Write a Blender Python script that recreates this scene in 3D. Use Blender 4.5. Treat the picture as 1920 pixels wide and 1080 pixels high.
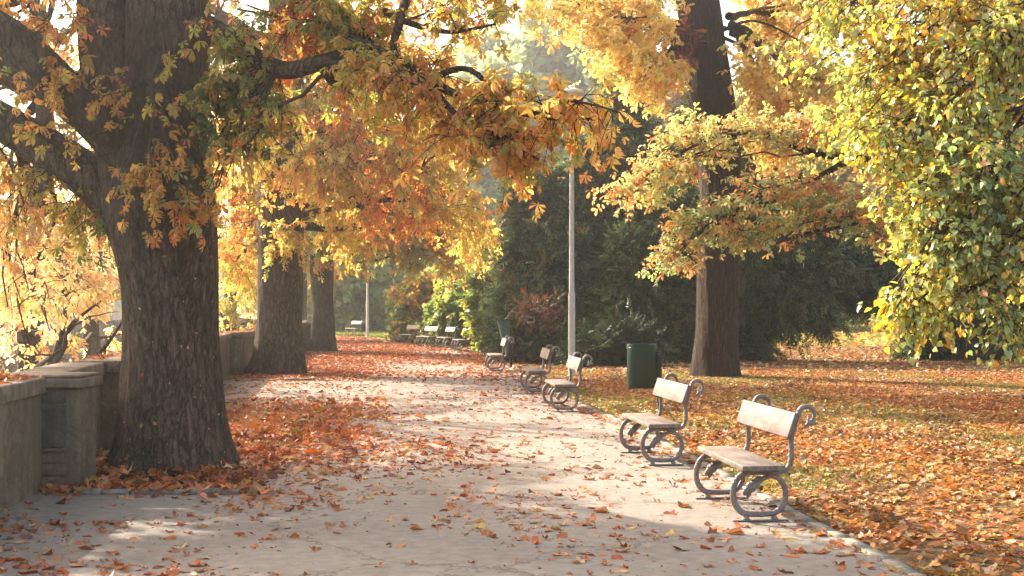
import bpy, bmesh, math, random
import numpy as np
from mathutils import Vector, Matrix

for o in list(bpy.data.objects):
    bpy.data.objects.remove(o)
rng = np.random.default_rng(11)
random.seed(4)
S = bpy.context.scene
COL = S.collection
PI = math.pi

# ------------------------------------------------------------------ camera
F, CX, HY, CAMH = 2500.0, 960.0, 575.0, 1.7
cd = bpy.data.cameras.new('camera')
cd.lens = F / 1920 * 36
cd.sensor_width = 36
cd.shift_y = (HY - 540) / 1920
cd.clip_end = 3000
cam = bpy.data.objects.new('camera', cd)
COL.objects.link(cam)
cam.location = (0, 0, CAMH)
cam.rotation_euler = (PI / 2, 0, 0)
S.camera = cam

# ------------------------------------------------------------------ world, sun, exposure
SUN_AZ, SUN_EL = math.radians(-50), math.radians(34)     # azimuth measured from +Y towards +X
w = bpy.data.worlds.new('World')
S.world = w
w.use_nodes = True
nt = w.node_tree
nt.nodes.clear()
sky = nt.nodes.new('ShaderNodeTexSky')
sky.sky_type = 'NISHITA'
sky.sun_disc = False
sky.sun_elevation = SUN_EL
sky.sun_rotation = SUN_AZ
sky.air_density = 1.0
sky.dust_density = 4.0
sky.ozone_density = 1.0
bg = nt.nodes.new('ShaderNodeBackground')
bg.inputs[1].default_value = 0.15
wo = nt.nodes.new('ShaderNodeOutputWorld')
warm = nt.nodes.new('ShaderNodeMix'); warm.data_type = 'RGBA'; warm.blend_type = 'MULTIPLY'
warm.inputs[0].default_value = 1.0
warm.inputs[7].default_value = (1.12, 1.0, 0.84, 1)
nt.links.new(sky.outputs[0], warm.inputs[6])
nt.links.new(warm.outputs[2], bg.inputs[0])
nt.links.new(bg.outputs[0], wo.inputs[0])
sd = bpy.data.lights.new('sun', 'SUN')
sd.energy = 3.5
sd.angle = math.radians(0.6)
sd.color = (1.0, 0.90, 0.76)
sun = bpy.data.objects.new('sun', sd)
COL.objects.link(sun)
sdir = Vector((math.sin(SUN_AZ) * math.cos(SUN_EL), math.cos(SUN_AZ) * math.cos(SUN_EL), math.sin(SUN_EL)))
sun.rotation_euler = sdir.to_track_quat('Z', 'Y').to_euler()
sun.location = (-20, 20, 40)
S.view_settings.view_transform = 'Standard'
S.view_settings.look = 'None'
S.view_settings.exposure = 2.02
S.view_settings.gamma = 1
S.render.engine = 'CYCLES'
S.cycles.use_denoising = True
S.cycles.max_bounces = 7
S.cycles.diffuse_bounces = 3
S.cycles.glossy_bounces = 2
S.cycles.transmission_bounces = 5
S.cycles.volume_bounces = 0
S.cycles.caustics_reflective = False
S.cycles.caustics_refractive = False
S.cycles.sample_clamp_indirect = 6

# ------------------------------------------------------------------ helpers
def W(px, py, Y):
    return np.array([(px - CX) / F * Y, Y, CAMH + (HY - py) / F * Y])

def G(px, py):
    Y = CAMH * F / (py - HY)
    return np.array([(px - CX) / F * Y, Y, 0.0])

def tag(o, label=None, cat=None, group=None, kind=None):
    if label: o['label'] = label
    if cat: o['category'] = cat
    if group: o['group'] = group
    if kind: o['kind'] = kind
    return o

def empty(name, loc, rz=0.0, **k):
    o = bpy.data.objects.new(name, None)
    o.empty_display_size = 0.2
    o.location = [float(v) for v in loc]
    o.rotation_euler = (0, 0, rz)
    COL.objects.link(o)
    return tag(o, **k)

def link(name, me, mat, parent=None):
    me.materials.append(mat)
    o = bpy.data.objects.new(name, me)
    COL.objects.link(o)
    if parent is not None:
        o.parent = parent
        if parent.type == 'EMPTY':
            pass
    return o

class Acc:
    """collects numpy geometry into one mesh"""
    def __init__(s):
        s.v, s.l, s.t, s.c, s.n = [], [], [], [], 0
    def add(s, V, loops, totals, C=None):
        V = np.asarray(V, dtype=np.float32).reshape(-1, 3)
        s.v.append(V)
        s.l.append(np.asarray(loops, dtype=np.int64).ravel() + s.n)
        s.t.append(np.asarray(totals, dtype=np.int32).ravel())
        if C is None:
            C = np.zeros((len(V), 3))
        s.c.append(np.asarray(C, dtype=np.float32).reshape(-1, 3))
        s.n += len(V)
    def faces(s, V, faces, C=None):
        s.add(V, [i for f in faces for i in f], [len(f) for f in faces], C)
    def build(s, name, mat, parent=None, origin=None, smooth=False, color=True):
        me = bpy.data.meshes.new(name)
        V = np.concatenate(s.v)
        if origin is not None:
            V = V - np.asarray(origin, dtype=np.float32)
        L = np.concatenate(s.l).astype(np.int32)
        T = np.concatenate(s.t)
        me.vertices.add(len(V))
        me.vertices.foreach_set('co', V.ravel())
        me.loops.add(len(L))
        me.loops.foreach_set('vertex_index', L)
        me.polygons.add(len(T))
        st = np.zeros(len(T), dtype=np.int32)
        st[1:] = np.cumsum(T)[:-1]
        me.polygons.foreach_set('loop_start', st)
        me.polygons.foreach_set('loop_total', T)
        if smooth:
            me.polygons.foreach_set('use_smooth', np.ones(len(T), dtype=bool))
        if color:
            a = me.attributes.new('Col', 'FLOAT_COLOR', 'POINT')
            C = np.concatenate(s.c)
            a.data.foreach_set('color', np.concatenate([C, np.ones((len(C), 1), np.float32)], 1).ravel())
        me.update(calc_edges=True)
        me.validate()
        return link(name, me, mat, parent)
    # boxes -------------------------------------------------
    def box(s, x0, x1, y0, y1, z0, z1, C=None):
        V = [(x, y, z) for z in (z0, z1) for x, y in ((x0, y0), (x1, y0), (x1, y1), (x0, y1))]
        s.faces(V, [(3, 2, 1, 0), (4, 5, 6, 7), (0, 1, 5, 4), (1, 2, 6, 5), (2, 3, 7, 6), (3, 0, 4, 7)])
    def prism(s, poly, z0, z1):
        n = len(poly)
        V = [(p[0], p[1], z0) for p in poly] + [(p[0], p[1], z1) for p in poly]
        Fs = [tuple(range(n - 1, -1, -1)), tuple(range(n, 2 * n))]
        Fs += [(i, (i + 1) % n, n + (i + 1) % n, n + i) for i in range(n)]
        s.faces(V, Fs)
    # batch of tubes, P (k,m,3), R (k,m) -------------------------
    def tubes(s, P, R, sides=4, cap=False, rough=0.0, rough_fn=None):
        P = np.asarray(P, float); R = np.asarray(R, float)
        k, m, _ = P.shape
        T = np.gradient(P, axis=1)
        T /= np.linalg.norm(T, axis=2, keepdims=True) + 1e-9
        ax = np.argmin(np.abs(T).max(axis=1) + np.array([.02, .01, 0]), axis=1)      # the axis the tube never runs along
        ref = np.broadcast_to(np.eye(3)[ax][:, None, :] + np.array([.013, .007, .011]), T.shape)
        A = np.cross(T, ref); A /= np.linalg.norm(A, axis=2, keepdims=True) + 1e-9
        B = np.cross(T, A)
        an = np.arange(sides) / sides * 2 * PI
        RR = R[:, :, None] * np.ones(sides)
        if rough_fn is not None:
            RR = rough_fn(P, RR, an)
        V = P[:, :, None, :] + RR[..., None] * (np.cos(an)[None, None, :, None] * A[:, :, None, :] + np.sin(an)[None, None, :, None] * B[:, :, None, :])
        idx = np.arange(k * m * sides).reshape(k, m, sides)
        a = idx[:, :-1, :]; b = np.roll(a, -1, axis=2); c = idx[:, 1:, :]; d = np.roll(c, -1, axis=2)
        L = np.stack([a, b, d, c], axis=-1).reshape(-1)
        Tt = np.full(k * (m - 1) * sides, 4)
        s.add(V.reshape(-1, 3), L, Tt)
        if cap:
            base = s.n - k * m * sides
            for q in range(k):
                s.l.append(np.asarray(idx[q, 0, ::-1]) + base); s.t.append(np.array([sides], np.int32))
                s.l.append(np.asarray(idx[q, -1]) + base); s.t.append(np.array([sides], np.int32))
    def inst(s, tmpl, P, D, N, SC, C0, C1):
        """tmpl=(V,faces,E); D direction of +x, N approx normal (+z)"""
        V, Fc, E = tmpl
        k, n = len(P), len(V)
        D = D / (np.linalg.norm(D, axis=1, keepdims=True) + 1e-9)
        Y = np.cross(N, D); Y /= np.linalg.norm(Y, axis=1, keepdims=True) + 1e-9
        Z = np.cross(D, Y)
        SC = np.asarray(SC).reshape(-1, 1, 1) * np.ones((k, 1, 1))
        out = P[:, None, :] + SC * (V[None, :, 0:1] * D[:, None, :] + V[None, :, 1:2] * Y[:, None, :] + V[None, :, 2:3] * Z[:, None, :])
        fl = np.array([i for f in Fc for i in f]); ft = np.array([len(f) for f in Fc])
        L = (fl[None, :] + (np.arange(k) * n)[:, None]).ravel()
        C = C0[:, None, :] * (1 - E[None, :, None]) + C1[:, None, :] * E[None, :, None]
        s.add(out.reshape(-1, 3), L, np.tile(ft, k), C.reshape(-1, 3))

def catmull(pts, n):
    P = np.asarray(pts, float)
    P = np.vstack([2 * P[0] - P[1], P, 2 * P[-1] - P[-2]])
    out = []
    for i in range(1, len(P) - 2):
        for t in np.linspace(0, 1, n, endpoint=False):
            out.append(0.5 * (2 * P[i] + (P[i + 1] - P[i - 1]) * t + (2 * P[i - 1] - 5 * P[i] + 4 * P[i + 1] - P[i + 2]) * t * t
                              + (-P[i - 1] + 3 * P[i] - 3 * P[i + 1] + P[i + 2]) * t ** 3))
    out.append(P[-2])
    return np.array(out)

def unit(n, r=rng):
    v = r.normal(size=(n, 3))
    return v / np.linalg.norm(v, axis=1, keepdims=True)

# cheap smooth 3d noise built from sines
_K = np.random.default_rng(5).normal(size=(10, 3)); _PH = np.random.default_rng(6).uniform(0, 6.28, 10)
def snoise(P, f):
    return np.sin(np.asarray(P) @ (_K.T * f) + _PH).sum(-1) / 4.0

# ------------------------------------------------------------------ materials
def newmat(name):
    m = bpy.data.materials.new(name)
    m.use_nodes = True
    n = m.node_tree
    n.nodes.clear()
    return m, n, n.nodes.new('ShaderNodeOutputMaterial')

def nd(n, typ, **kw):
    x = n.nodes.new(typ)
    for k, v in kw.items():
        if k.startswith('i_'):
            x.inputs[int(k[2:])].default_value = v
        else:
            setattr(x, k, v)
    return x

def ramp(n, stops, interp='LINEAR'):
    r = n.nodes.new('ShaderNodeValToRGB')
    r.color_ramp.interpolation = interp
    el = r.color_ramp.elements
    while len(el) < len(stops):
        el.new(0.5)
    for e, (p, c) in zip(el, stops):
        e.position = p
        e.color = (*c, 1) if len(c) == 3 else c
    return r

def noise_tex(n, scale, detail=4, rough=0.55, vec=None, dist=0.0):
    t = n.nodes.new('ShaderNodeTexNoise')
    t.inputs['Scale'].default_value = scale
    t.inputs['Detail'].default_value = detail
    t.inputs['Roughness'].default_value = rough
    t.inputs['Distortion'].default_value = dist
    if vec is not None:
        n.links.new(vec, t.inputs['Vector'])
    return t

def mapped(n, scale):
    tc = n.nodes.new('ShaderNodeTexCoord')
    mp = n.nodes.new('ShaderNodeMapping')
    mp.inputs['Scale'].default_value = scale
    n.links.new(tc.outputs['Object'], mp.inputs['Vector'])
    return mp.outputs[0]

def bump(n, h, strength, dist):
    b = n.nodes.new('ShaderNodeBump')
    b.inputs['Strength'].default_value = strength
    b.inputs['Distance'].default_value = dist
    n.links.new(h, b.inputs['Height'])
    return b

def mixc(n, fac, a, b, mode='MIX'):
    m = n.nodes.new('ShaderNodeMix')
    m.data_type = 'RGBA'
    m.blend_type = mode
    for sock, v in ((m.inputs[0], fac), (m.inputs[6], a), (m.inputs[7], b)):
        if isinstance(v, bpy.types.NodeSocket):
            n.links.new(v, sock)
        elif isinstance(v, (int, float)):
            sock.default_value = v
        else:
            sock.default_value = (*v, 1)
    return m.outputs[2]

def principled(n, out, col, rough=0.8, metal=0.0, spec=0.5, normal=None):
    p = n.nodes.new('ShaderNodeBsdfPrincipled')
    if isinstance(col, bpy.types.NodeSocket): n.links.new(col, p.inputs['Base Color'])
    else: p.inputs['Base Color'].default_value = (*col, 1)
    if isinstance(rough, bpy.types.NodeSocket): n.links.new(rough, p.inputs['Roughness'])
    else: p.inputs['Roughness'].default_value = rough
    p.inputs['Metallic'].default_value = metal
    p.inputs['Specular IOR Level'].default_value = spec
    if normal is not None: n.links.new(normal.outputs[0], p.inputs['Normal'])
    n.links.new(p.outputs[0], out.inputs[0])
    return p

def leaf_material(name, trans=0.5, gloss=0.05, sat=1.1, val=1.25):
    m, n, out = newmat(name)
    a = nd(n, 'ShaderNodeAttribute', attribute_name='Col')
    tc = n.nodes.new('ShaderNodeTexCoord')
    nz = noise_tex(n, 30, 2, 0.5, tc.outputs['Object'])
    rr = ramp(n, [(0.3, (0.78, 0.78, 0.78)), (0.7, (1.15, 1.15, 1.15))])
    n.links.new(nz.outputs[0], rr.inputs[0])
    c = mixc(n, 1.0, a.outputs[0], rr.outputs[0], 'MULTIPLY')
    hs = nd(n, 'ShaderNodeHueSaturation')
    hs.inputs['Saturation'].default_value = sat
    hs.inputs['Value'].default_value = val
    n.links.new(c, hs.inputs['Color'])
    d = nd(n, 'ShaderNodeBsdfDiffuse'); n.links.new(c, d.inputs[0])
    t = nd(n, 'ShaderNodeBsdfTranslucent'); n.links.new(hs.outputs[0], t.inputs[0])
    mx = nd(n, 'ShaderNodeMixShader', i_0=trans)
    n.links.new(d.outputs[0], mx.inputs[1]); n.links.new(t.outputs[0], mx.inputs[2])
    g = nd(n, 'ShaderNodeBsdfGlossy'); g.inputs['Roughness'].default_value = 0.42
    mg = nd(n, 'ShaderNodeMixShader', i_0=gloss)
    n.links.new(mx.outputs[0], mg.inputs[1]); n.links.new(g.outputs[0], mg.inputs[2])
    n.links.new(mg.outputs[0], out.inputs[0])
    return m

M = {}
M['leaf'] = leaf_material('broad_leaf', 0.64, 0.045, 1.0, 1.65)
M['linden_leaf'] = leaf_material('linden_leaf', 0.5, 0.07, 1.12, 1.5)
M['needle'] = leaf_material('needle_leaf', 0.35, 0.03, 1.1, 1.4)
M['litter'] = leaf_material('dry_leaf', 0.28, 0.04, 1.05, 1.1)
M['grass'] = leaf_material('grass_blade', 0.4, 0.03)

def bark(name, scale, zs, c0, c1, c2, strength=1.0, dist=0.05, ridge=0.11):
    m, n, out = newmat(name)
    v = mapped(n, (1, 1, zs))
    nz = noise_tex(n, 5.0, 5, 0.65, v)
    dis = nd(n, 'ShaderNodeVectorMath', operation='SCALE'); dis.inputs[3].default_value = 0.30
    n.links.new(nz.outputs['Color'], dis.inputs[0])
    ad = nd(n, 'ShaderNodeVectorMath', operation='ADD')
    n.links.new(v, ad.inputs[0]); n.links.new(dis.outputs[0], ad.inputs[1])
    hs = []
    for sc in (scale, scale * 2.3):
        vo = nd(n, 'ShaderNodeTexVoronoi', feature='DISTANCE_TO_EDGE'); vo.inputs['Scale'].default_value = sc
        n.links.new(ad.outputs[0], vo.inputs['Vector'])
        r1 = ramp(n, [(0.0, (0, 0, 0)), (ridge, (0.6, 0.6, 0.6)), (0.4, (1, 1, 1))])
        n.links.new(vo.outputs[0], r1.inputs[0]); hs.append(r1.outputs[0])
    fine = noise_tex(n, 34, 5, 0.7, v)
    hm = mixc(n, 0.4, hs[0], hs[1]); hm = mixc(n, 0.4, hm, fine.outputs[0])
    cr = ramp(n, [(0.15, c0), (0.5, c1), (0.85, c2)])
    n.links.new(hm, cr.inputs[0])
    big = noise_tex(n, 1.3, 4, 0.65, v)
    br = ramp(n, [(0.35, (0.66, 0.70, 0.66)), (0.65, (1.15, 1.06, 1.0))])
    n.links.new(big.outputs[0], br.inputs[0])
    c = mixc(n, 1.0, cr.outputs[0], br.outputs[0], 'MULTIPLY')
    principled(n, out, c, 0.9, 0, 0.25, bump(n, hm, strength, dist))
    return m
M['bark_chestnut'] = bark('chestnut_bark', 11, 0.30, (0.018, 0.012, 0.009), (0.085, 0.060, 0.044), (0.20, 0.148, 0.110), 1.0, 0.07)
M['bark_oak'] = bark('oak_bark', 12, 0.16, (0.014, 0.008, 0.005), (0.060, 0.036, 0.023), (0.125, 0.080, 0.053), 1.0, 0.07, 0.16)
m, n, out = newmat('twig_bark'); M['twig'] = m
tz = noise_tex(n, 20, 3, 0.6, mapped(n, (1, 1, 1)))
tr = ramp(n, [(0.3, (0.035, 0.024, 0.018)), (0.7, (0.085, 0.062, 0.045))]); n.links.new(tz.outputs[0], tr.inputs[0])
principled(n, out, tr.outputs[0], 0.85, 0, 0.3)

# asphalt path
m, n, out = newmat('worn_asphalt'); M['path'] = m
v = mapped(n, (1, 1, 1))
b1 = noise_tex(n, 0.45, 5, 0.6, v, 0.4); b2 = noise_tex(n, 9, 4, 0.6, v); b3 = noise_tex(n, 160, 3, 0.7, v)
r = ramp(n, [(0.3, (0.21, 0.178, 0.145)), (0.55, (0.265, 0.228, 0.189)), (0.75, (0.315, 0.272, 0.226))]); n.links.new(b1.outputs[0], r.inputs[0])
r2 = ramp(n, [(0.3, (0.76, 0.76, 0.76)), (0.7, (1.12, 1.12, 1.12))]); n.links.new(b2.outputs[0], r2.inputs[0])
r3 = ramp(n, [(0.35, (0.72, 0.72, 0.72)), (0.62, (1.18, 1.18, 1.18))]); n.links.new(b3.outputs[0], r3.inputs[0])
c = mixc(n, 1.0, r.outputs[0], r2.outputs[0], 'MULTIPLY'); c = mixc(n, 0.8, c, r3.outputs[0], 'MULTIPLY')
vo = nd(n, 'ShaderNodeTexVoronoi', feature='DISTANCE_TO_EDGE'); vo.inputs['Scale'].default_value = 0.33
wn = noise_tex(n, 1.6, 5, 0.7, v); sc_ = nd(n, 'ShaderNodeVectorMath', operation='SCALE'); sc_.inputs[3].default_value = 1.1
n.links.new(wn.outputs['Color'], sc_.inputs[0]); ad = nd(n, 'ShaderNodeVectorMath', operation='ADD')
n.links.new(v, ad.inputs[0]); n.links.new(sc_.outputs[0], ad.inputs[1]); n.links.new(ad.outputs[0], vo.inputs['Vector'])
rc = ramp(n, [(0.0, (0.36, 0.35, 0.33)), (0.010, (1, 1, 1))]); n.links.new(vo.outputs[0], rc.inputs[0])
c = mixc(n, 0.75, c, rc.outputs[0], 'MULTIPLY')
principled(n, out, c, 0.88, 0, 0.3, bump(n, b3.outputs[0], 0.5, 0.01))

# lawn soil
m, n, out = newmat('lawn_ground'); M['ground'] = m
v = mapped(n, (1, 1, 1))
b1 = noise_tex(n, 0.55, 5, 0.65, v, 0.3); b2 = noise_tex(n, 14, 5, 0.7, v); b3 = noise_tex(n, 90, 3, 0.7, v)
r = ramp(n, [(0.34, (0.15, 0.095, 0.058)), (0.47, (0.17, 0.115, 0.06)), (0.56, (0.13, 0.105, 0.045)), (0.72, (0.12, 0.125, 0.035))]); n.links.new(b1.outputs[0], r.inputs[0])
r2 = ramp(n, [(0.3, (0.6, 0.6, 0.6)), (0.7, (1.35, 1.3, 1.25))]); n.links.new(b2.outputs[0], r2.inputs[0])
c = mixc(n, 1.0, r.outputs[0], r2.outputs[0], 'MULTIPLY')
hh = mixc(n, 0.5, b2.outputs[0], b3.outputs[0])
principled(n, out, c, 0.95, 0, 0.15, bump(n, hh, 0.8, 0.04))

def stone(name, c0, c1, c2, sc=1.2, rough=0.9, bs=0.5):
    m, n, out = newmat(name)
    v = mapped(n, (1, 1, 1))
    a = noise_tex(n, sc, 6, 0.68, v, 0.5); b = noise_tex(n, 28, 5, 0.7, v); st = noise_tex(n, 1.0, 4, 0.6, mapped(n, (7, 7, 0.7)), 0.3)
    r = ramp(n, [(0.3, c0), (0.5, c1), (0.72, c2)]); n.links.new(a.outputs[0], r.inputs[0])
    r2 = ramp(n, [(0.3, (0.7, 0.7, 0.7)), (0.7, (1.15, 1.15, 1.15))]); n.links.new(b.outputs[0], r2.inputs[0])
    r3 = ramp(n, [(0.38, (0.66, 0.64, 0.6)), (0.6, (1.08, 1.08, 1.06))]); n.links.new(st.outputs[0], r3.inputs[0])
    c = mixc(n, 1.0, r.outputs[0], r2.outputs[0], 'MULTIPLY')
    c = mixc(n, 0.8, c, r3.outputs[0], 'MULTIPLY')
    pt = noise_tex(n, 2.2, 7, 0.7, v, 0.8); pr = ramp(n, [(0.52, (1, 1, 1)), (0.535, (0.72, 0.70, 0.68)), (0.60, (0.62, 0.60, 0.58)), (0.612, (1.06, 1.04, 1.0))]); n.links.new(pt.outputs[0], pr.inputs[0])
    c = mixc(n, 0.7, c, pr.outputs[0], 'MULTIPLY')
    hh = mixc(n, 0.4, a.outputs[0], b.outputs[0])
    principled(n, out, c, rough, 0, 0.3, bump(n, hh, bs, 0.03))
    return m
M['plaster'] = stone('wall_plaster', (0.09, 0.067, 0.046), (0.15, 0.116, 0.082), (0.215, 0.17, 0.125))
M['coping'] = stone('coping_stone', (0.12, 0.092, 0.066), (0.20, 0.16, 0.12), (0.28, 0.235, 0.18), 2.5)
M['dark_stone'] = stone('exposed_stone', (0.045, 0.041, 0.040), (0.075, 0.070, 0.067), (0.12, 0.112, 0.105), 3.5, 0.85, 0.8)
M['old_brick'] = stone('old_brick', (0.09, 0.06, 0.045), (0.15, 0.10, 0.075), (0.2, 0.145, 0.11), 3.0, 0.9, 0.8)
M['kerb'] = stone('kerb_stone', (0.19, 0.165, 0.135), (0.28, 0.25, 0.21), (0.38, 0.34, 0.29), 2.0)
M['far_wall'] = stone('far_plaster', (0.55, 0.5, 0.42), (0.62, 0.58, 0.5), (0.7, 0.66, 0.58), 0.4)
M['white_stone'] = stone('pale_stone', (0.5, 0.49, 0.46), (0.62, 0.61, 0.58), (0.7, 0.69, 0.66), 3.0)

def wood(name, c0, c1, c2, worn, fac):
    m, n, out = newmat(name)
    v = mapped(n, (26, 1.3, 26))
    a = noise_tex(n, 1.6, 5, 0.65, v, 0.6); pn = noise_tex(n, 7, 5, 0.7, mapped(n, (1, 0.45, 1)), 0.2)
    r = ramp(n, [(0.3, c0), (0.5, c1), (0.7, c2)]); n.links.new(a.outputs[0], r.inputs[0])
    pr = ramp(n, [(fac - 0.06, (0, 0, 0)), (fac + 0.05, (1, 1, 1))]); n.links.new(pn.outputs[0], pr.inputs[0])
    c = mixc(n, pr.outputs[0], r.outputs[0], worn)
    c = mixc(n, 0.25, c, r.outputs[0])
    principled(n, out, c, 0.62, 0, 0.45, bump(n, a.outputs[0], 0.35, 0.006))
    return m
M['seat_wood'] = wood('weathered_seat_wood', (0.075, 0.050, 0.036), (0.145, 0.104, 0.078), (0.205, 0.158, 0.125), (0.23, 0.195, 0.17), 0.54)
M['back_wood'] = wood('worn_pale_backrest_wood', (0.075, 0.046, 0.036), (0.12, 0.082, 0.068), (0.15, 0.110, 0.095), (0.195, 0.155, 0.142), 0.5)

def metal(name, c0, c1, rough=0.55, metalness=0.0, sc=35, bs=0.3, scales=False):
    m, n, out = newmat(name)
    v = mapped(n, (1, 1, 1))
    a = noise_tex(n, 6, 5, 0.7, v, 0.3); b = noise_tex(n, sc, 3, 0.6, v)
    r = ramp(n, [(0.35, c0), (0.65, c1)]); n.links.new(a.outputs[0], r.inputs[0])
    h = b.outputs[0]
    if scales:
        vo = nd(n, 'ShaderNodeTexVoronoi'); vo.inputs['Scale'].default_value = 62
        n.links.new(v, vo.inputs['Vector']); h = vo.outputs[0]
        rs = ramp(n, [(0.0, (1.15, 1.15, 1.15)), (0.6, (0.72, 0.72, 0.72))]); n.links.new(h, rs.inputs[0])
        c = mixc(n, 0.8, r.outputs[0], rs.outputs[0], 'MULTIPLY')
    else:
        c = r.outputs[0]
    principled(n, out, c, rough, metalness, 0.5, bump(n, h, bs, 0.006))
    return m
M['cast_iron'] = metal('scaly_cast_iron', (0.15, 0.122, 0.108), (0.25, 0.225, 0.215), 0.55, 0.1, bs=0.9, scales=True)
M['iron_plate'] = metal('dusty_iron_plate', (0.16, 0.14, 0.125), (0.24, 0.215, 0.195), 0.7, 0.0)
M['bin_green'] = metal('dark_green_painted_metal', (0.002, 0.021, 0.012), (0.004, 0.036, 0.021), 0.3, 0.1, 60, 0.08)
M['bin_dark'] = metal('dull_green_bracket_metal', (0.006, 0.015, 0.010), (0.010, 0.022, 0.014), 0.6, 0.1)
M['bin_blue'] = metal('bluish_green_painted_metal', (0.02, 0.055, 0.048), (0.035, 0.085, 0.075), 0.35, 0.1, 60, 0.08)
M['rust_post'] = metal('rusty_post_metal', (0.10, 0.055, 0.032), (0.18, 0.11, 0.07), 0.8, 0.1)
M['lamp_grey'] = metal('light_grey_lamp_paint', (0.42, 0.40, 0.37), (0.52, 0.50, 0.47), 0.45, 0.1, 80, 0.1)
M['lamp_cap'] = metal('pale_lamp_cap', (0.60, 0.62, 0.60), (0.7, 0.72, 0.7), 0.4, 0.0, 80, 0.05)
M['lamp_glass'] = metal('milky_lamp_bowl', (0.62, 0.53, 0.45), (0.70, 0.62, 0.53), 0.25, 0.0, 80, 0.02)
m, n, out = newmat('river_water'); M['water'] = m
wv = noise_tex(n, 1.2, 3, 0.5, mapped(n, (1, 1, 1)))
principled(n, out, (0.10, 0.12, 0.11), 0.08, 0, 0.5, bump(n, wv.outputs[0], 0.3, 0.15))
m, n, out = newmat('window_glass'); M['glass'] = m
principled(n, out, (0.12, 0.13, 0.14), 0.15, 0, 0.5)
M['roof'] = stone('clay_roof', (0.28, 0.12, 0.07), (0.36, 0.17, 0.1), (0.42, 0.22, 0.14), 2.0)

# ------------------------------------------------------------------ ground, path, kerb, river
def sheet(name, poly, z, mat, kind='structure', z0=None):
    a = Acc()
    bm = bmesh.new()
    vs = [bm.verts.new((p[0], p[1], z)) for p in poly]
    f = bm.faces.new(vs)
    bmesh.ops.triangulate(bm, faces=[f])
    bmesh.ops.recalc_face_normals(bm, faces=bm.faces)
    if sum(fc.normal.z for fc in bm.faces) < 0:
        bmesh.ops.reverse_faces(bm, faces=bm.faces)
    me = bpy.data.meshes.new(name); bm.to_mesh(me); bm.free()
    o = link(name, me, mat)
    if kind: o['kind'] = kind
    return o

WALL = [(-3.05, -2.0), (-3.75, 6.0), (-4.33, 12.3), (-4.42, 12.7), (-4.78, 15.5), (-4.75, 15.9), (-6.95, 32.9), (-6.85, 33.2), (-7.0, 36.8), (-8.5, 53.0), (-10.0, 66.0)]
KERB = [(2.9, -2.0), (2.6, 5.0), (2.49, 8.42), (2.27, 10.9), (2.02, 14.4), (1.66, 18.9), (1.25, 22.4), (0.82, 26.0), (0.42, 31.0), (-0.1, 36.5), (-0.65, 43.0), (-1.4, 50.0), (-2.75, 56.5), (-4.5, 61.5), (-6.2, 66.0), (-7.5, 72.0), (-9.2, 76.5), (-12.5, 79.5), (-20, 81.0)]
KW = catmull([(*k, 0) for k in KERB], 6)
wall_in = [(x - 0.2, y) for x, y in WALL]
ground = sheet('ground', wall_in + [(-60, 70), (-260, 90), (-260, 420), (420, 420), (420, -6), (3, -6)], 0.0, M['ground'])
path = sheet('path', [(x - 0.15, y) for x, y in WALL] + [(-22, 67), (-22, 81)] + [(p[0], p[1]) for p in KW[::-1]], 0.006, M['path'])
river = sheet('river', [(-700, -60), (-4, -60), (-4, 500), (-700, 500)], -4.2, M['water'])

a = Acc()                                   # kerb line
off = []
T = np.gradient(KW, axis=0); T /= np.linalg.norm(T, axis=1, keepdims=True); Nn = np.stack([T[:, 1], -T[:, 0], T[:, 2] * 0], 1)
for i in range(len(KW) - 1):
    d = np.linalg.norm(KW[i + 1] - KW[i]); ns = max(1, int(d / 0.9))
    for j in range(ns):
        p0 = KW[i] + (KW[i + 1] - KW[i]) * j / ns; p1 = KW[i] + (KW[i + 1] - KW[i]) * ((j + 1) / ns - 0.012 / max(d, .1))
        h = 0.022 + rng.uniform(-0.006, 0.006); wd = 0.09 + rng.uniform(-.008, .008)
        a.prism([p0[:2], p0[:2] + Nn[i][:2] * wd, p1[:2] + Nn[i + 1][:2] * wd, p1[:2]][::-1], -0.02, h)
kerb = a.build('kerb', M['kerb'], color=False); kerb['kind'] = 'structure'

BED1 = [(-3.98, 12.04), (-2.45, 12.04), (-2.35, 14), (-2.75, 20.0), (-5.3, 20.0), (-4.8, 15.9), (-4.8, 15.5), (-4.42, 12.7)]
BED2 = [(-6.6, 30.6), (-4.55, 30.6), (-4.2, 33), (-4.6, 56.0), (-8.6, 56.0), (-7.1, 36.8)]
sheet('planting_bed', BED1, 0.013, M['ground'])
sheet('planting_bed', BED2, 0.013, M['ground'])
a = Acc()
def edging(p, q, n):
    p = np.array(p); q = np.array(q)
    d = (q - p) / n; nn = np.array([-d[1], d[0]]) / np.linalg.norm(d) * 0.11
    for i in range(n):
        s = p + d * i + rng.normal(size=2) * 0.006; e = p + d * (i + 0.95)
        h = 0.045 + rng.uniform(-.012, .012)
        a.prism([s, e, e + nn, s + nn], 0.0, h)
edging((-3.95, 12.02), (-2.45, 12.02), 6); 
edging((-6.7, 30.55), (-4.5, 30.55), 6); 
o = a.build('bed_edging', M['kerb'], color=False); o['kind'] = 'structure'

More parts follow.
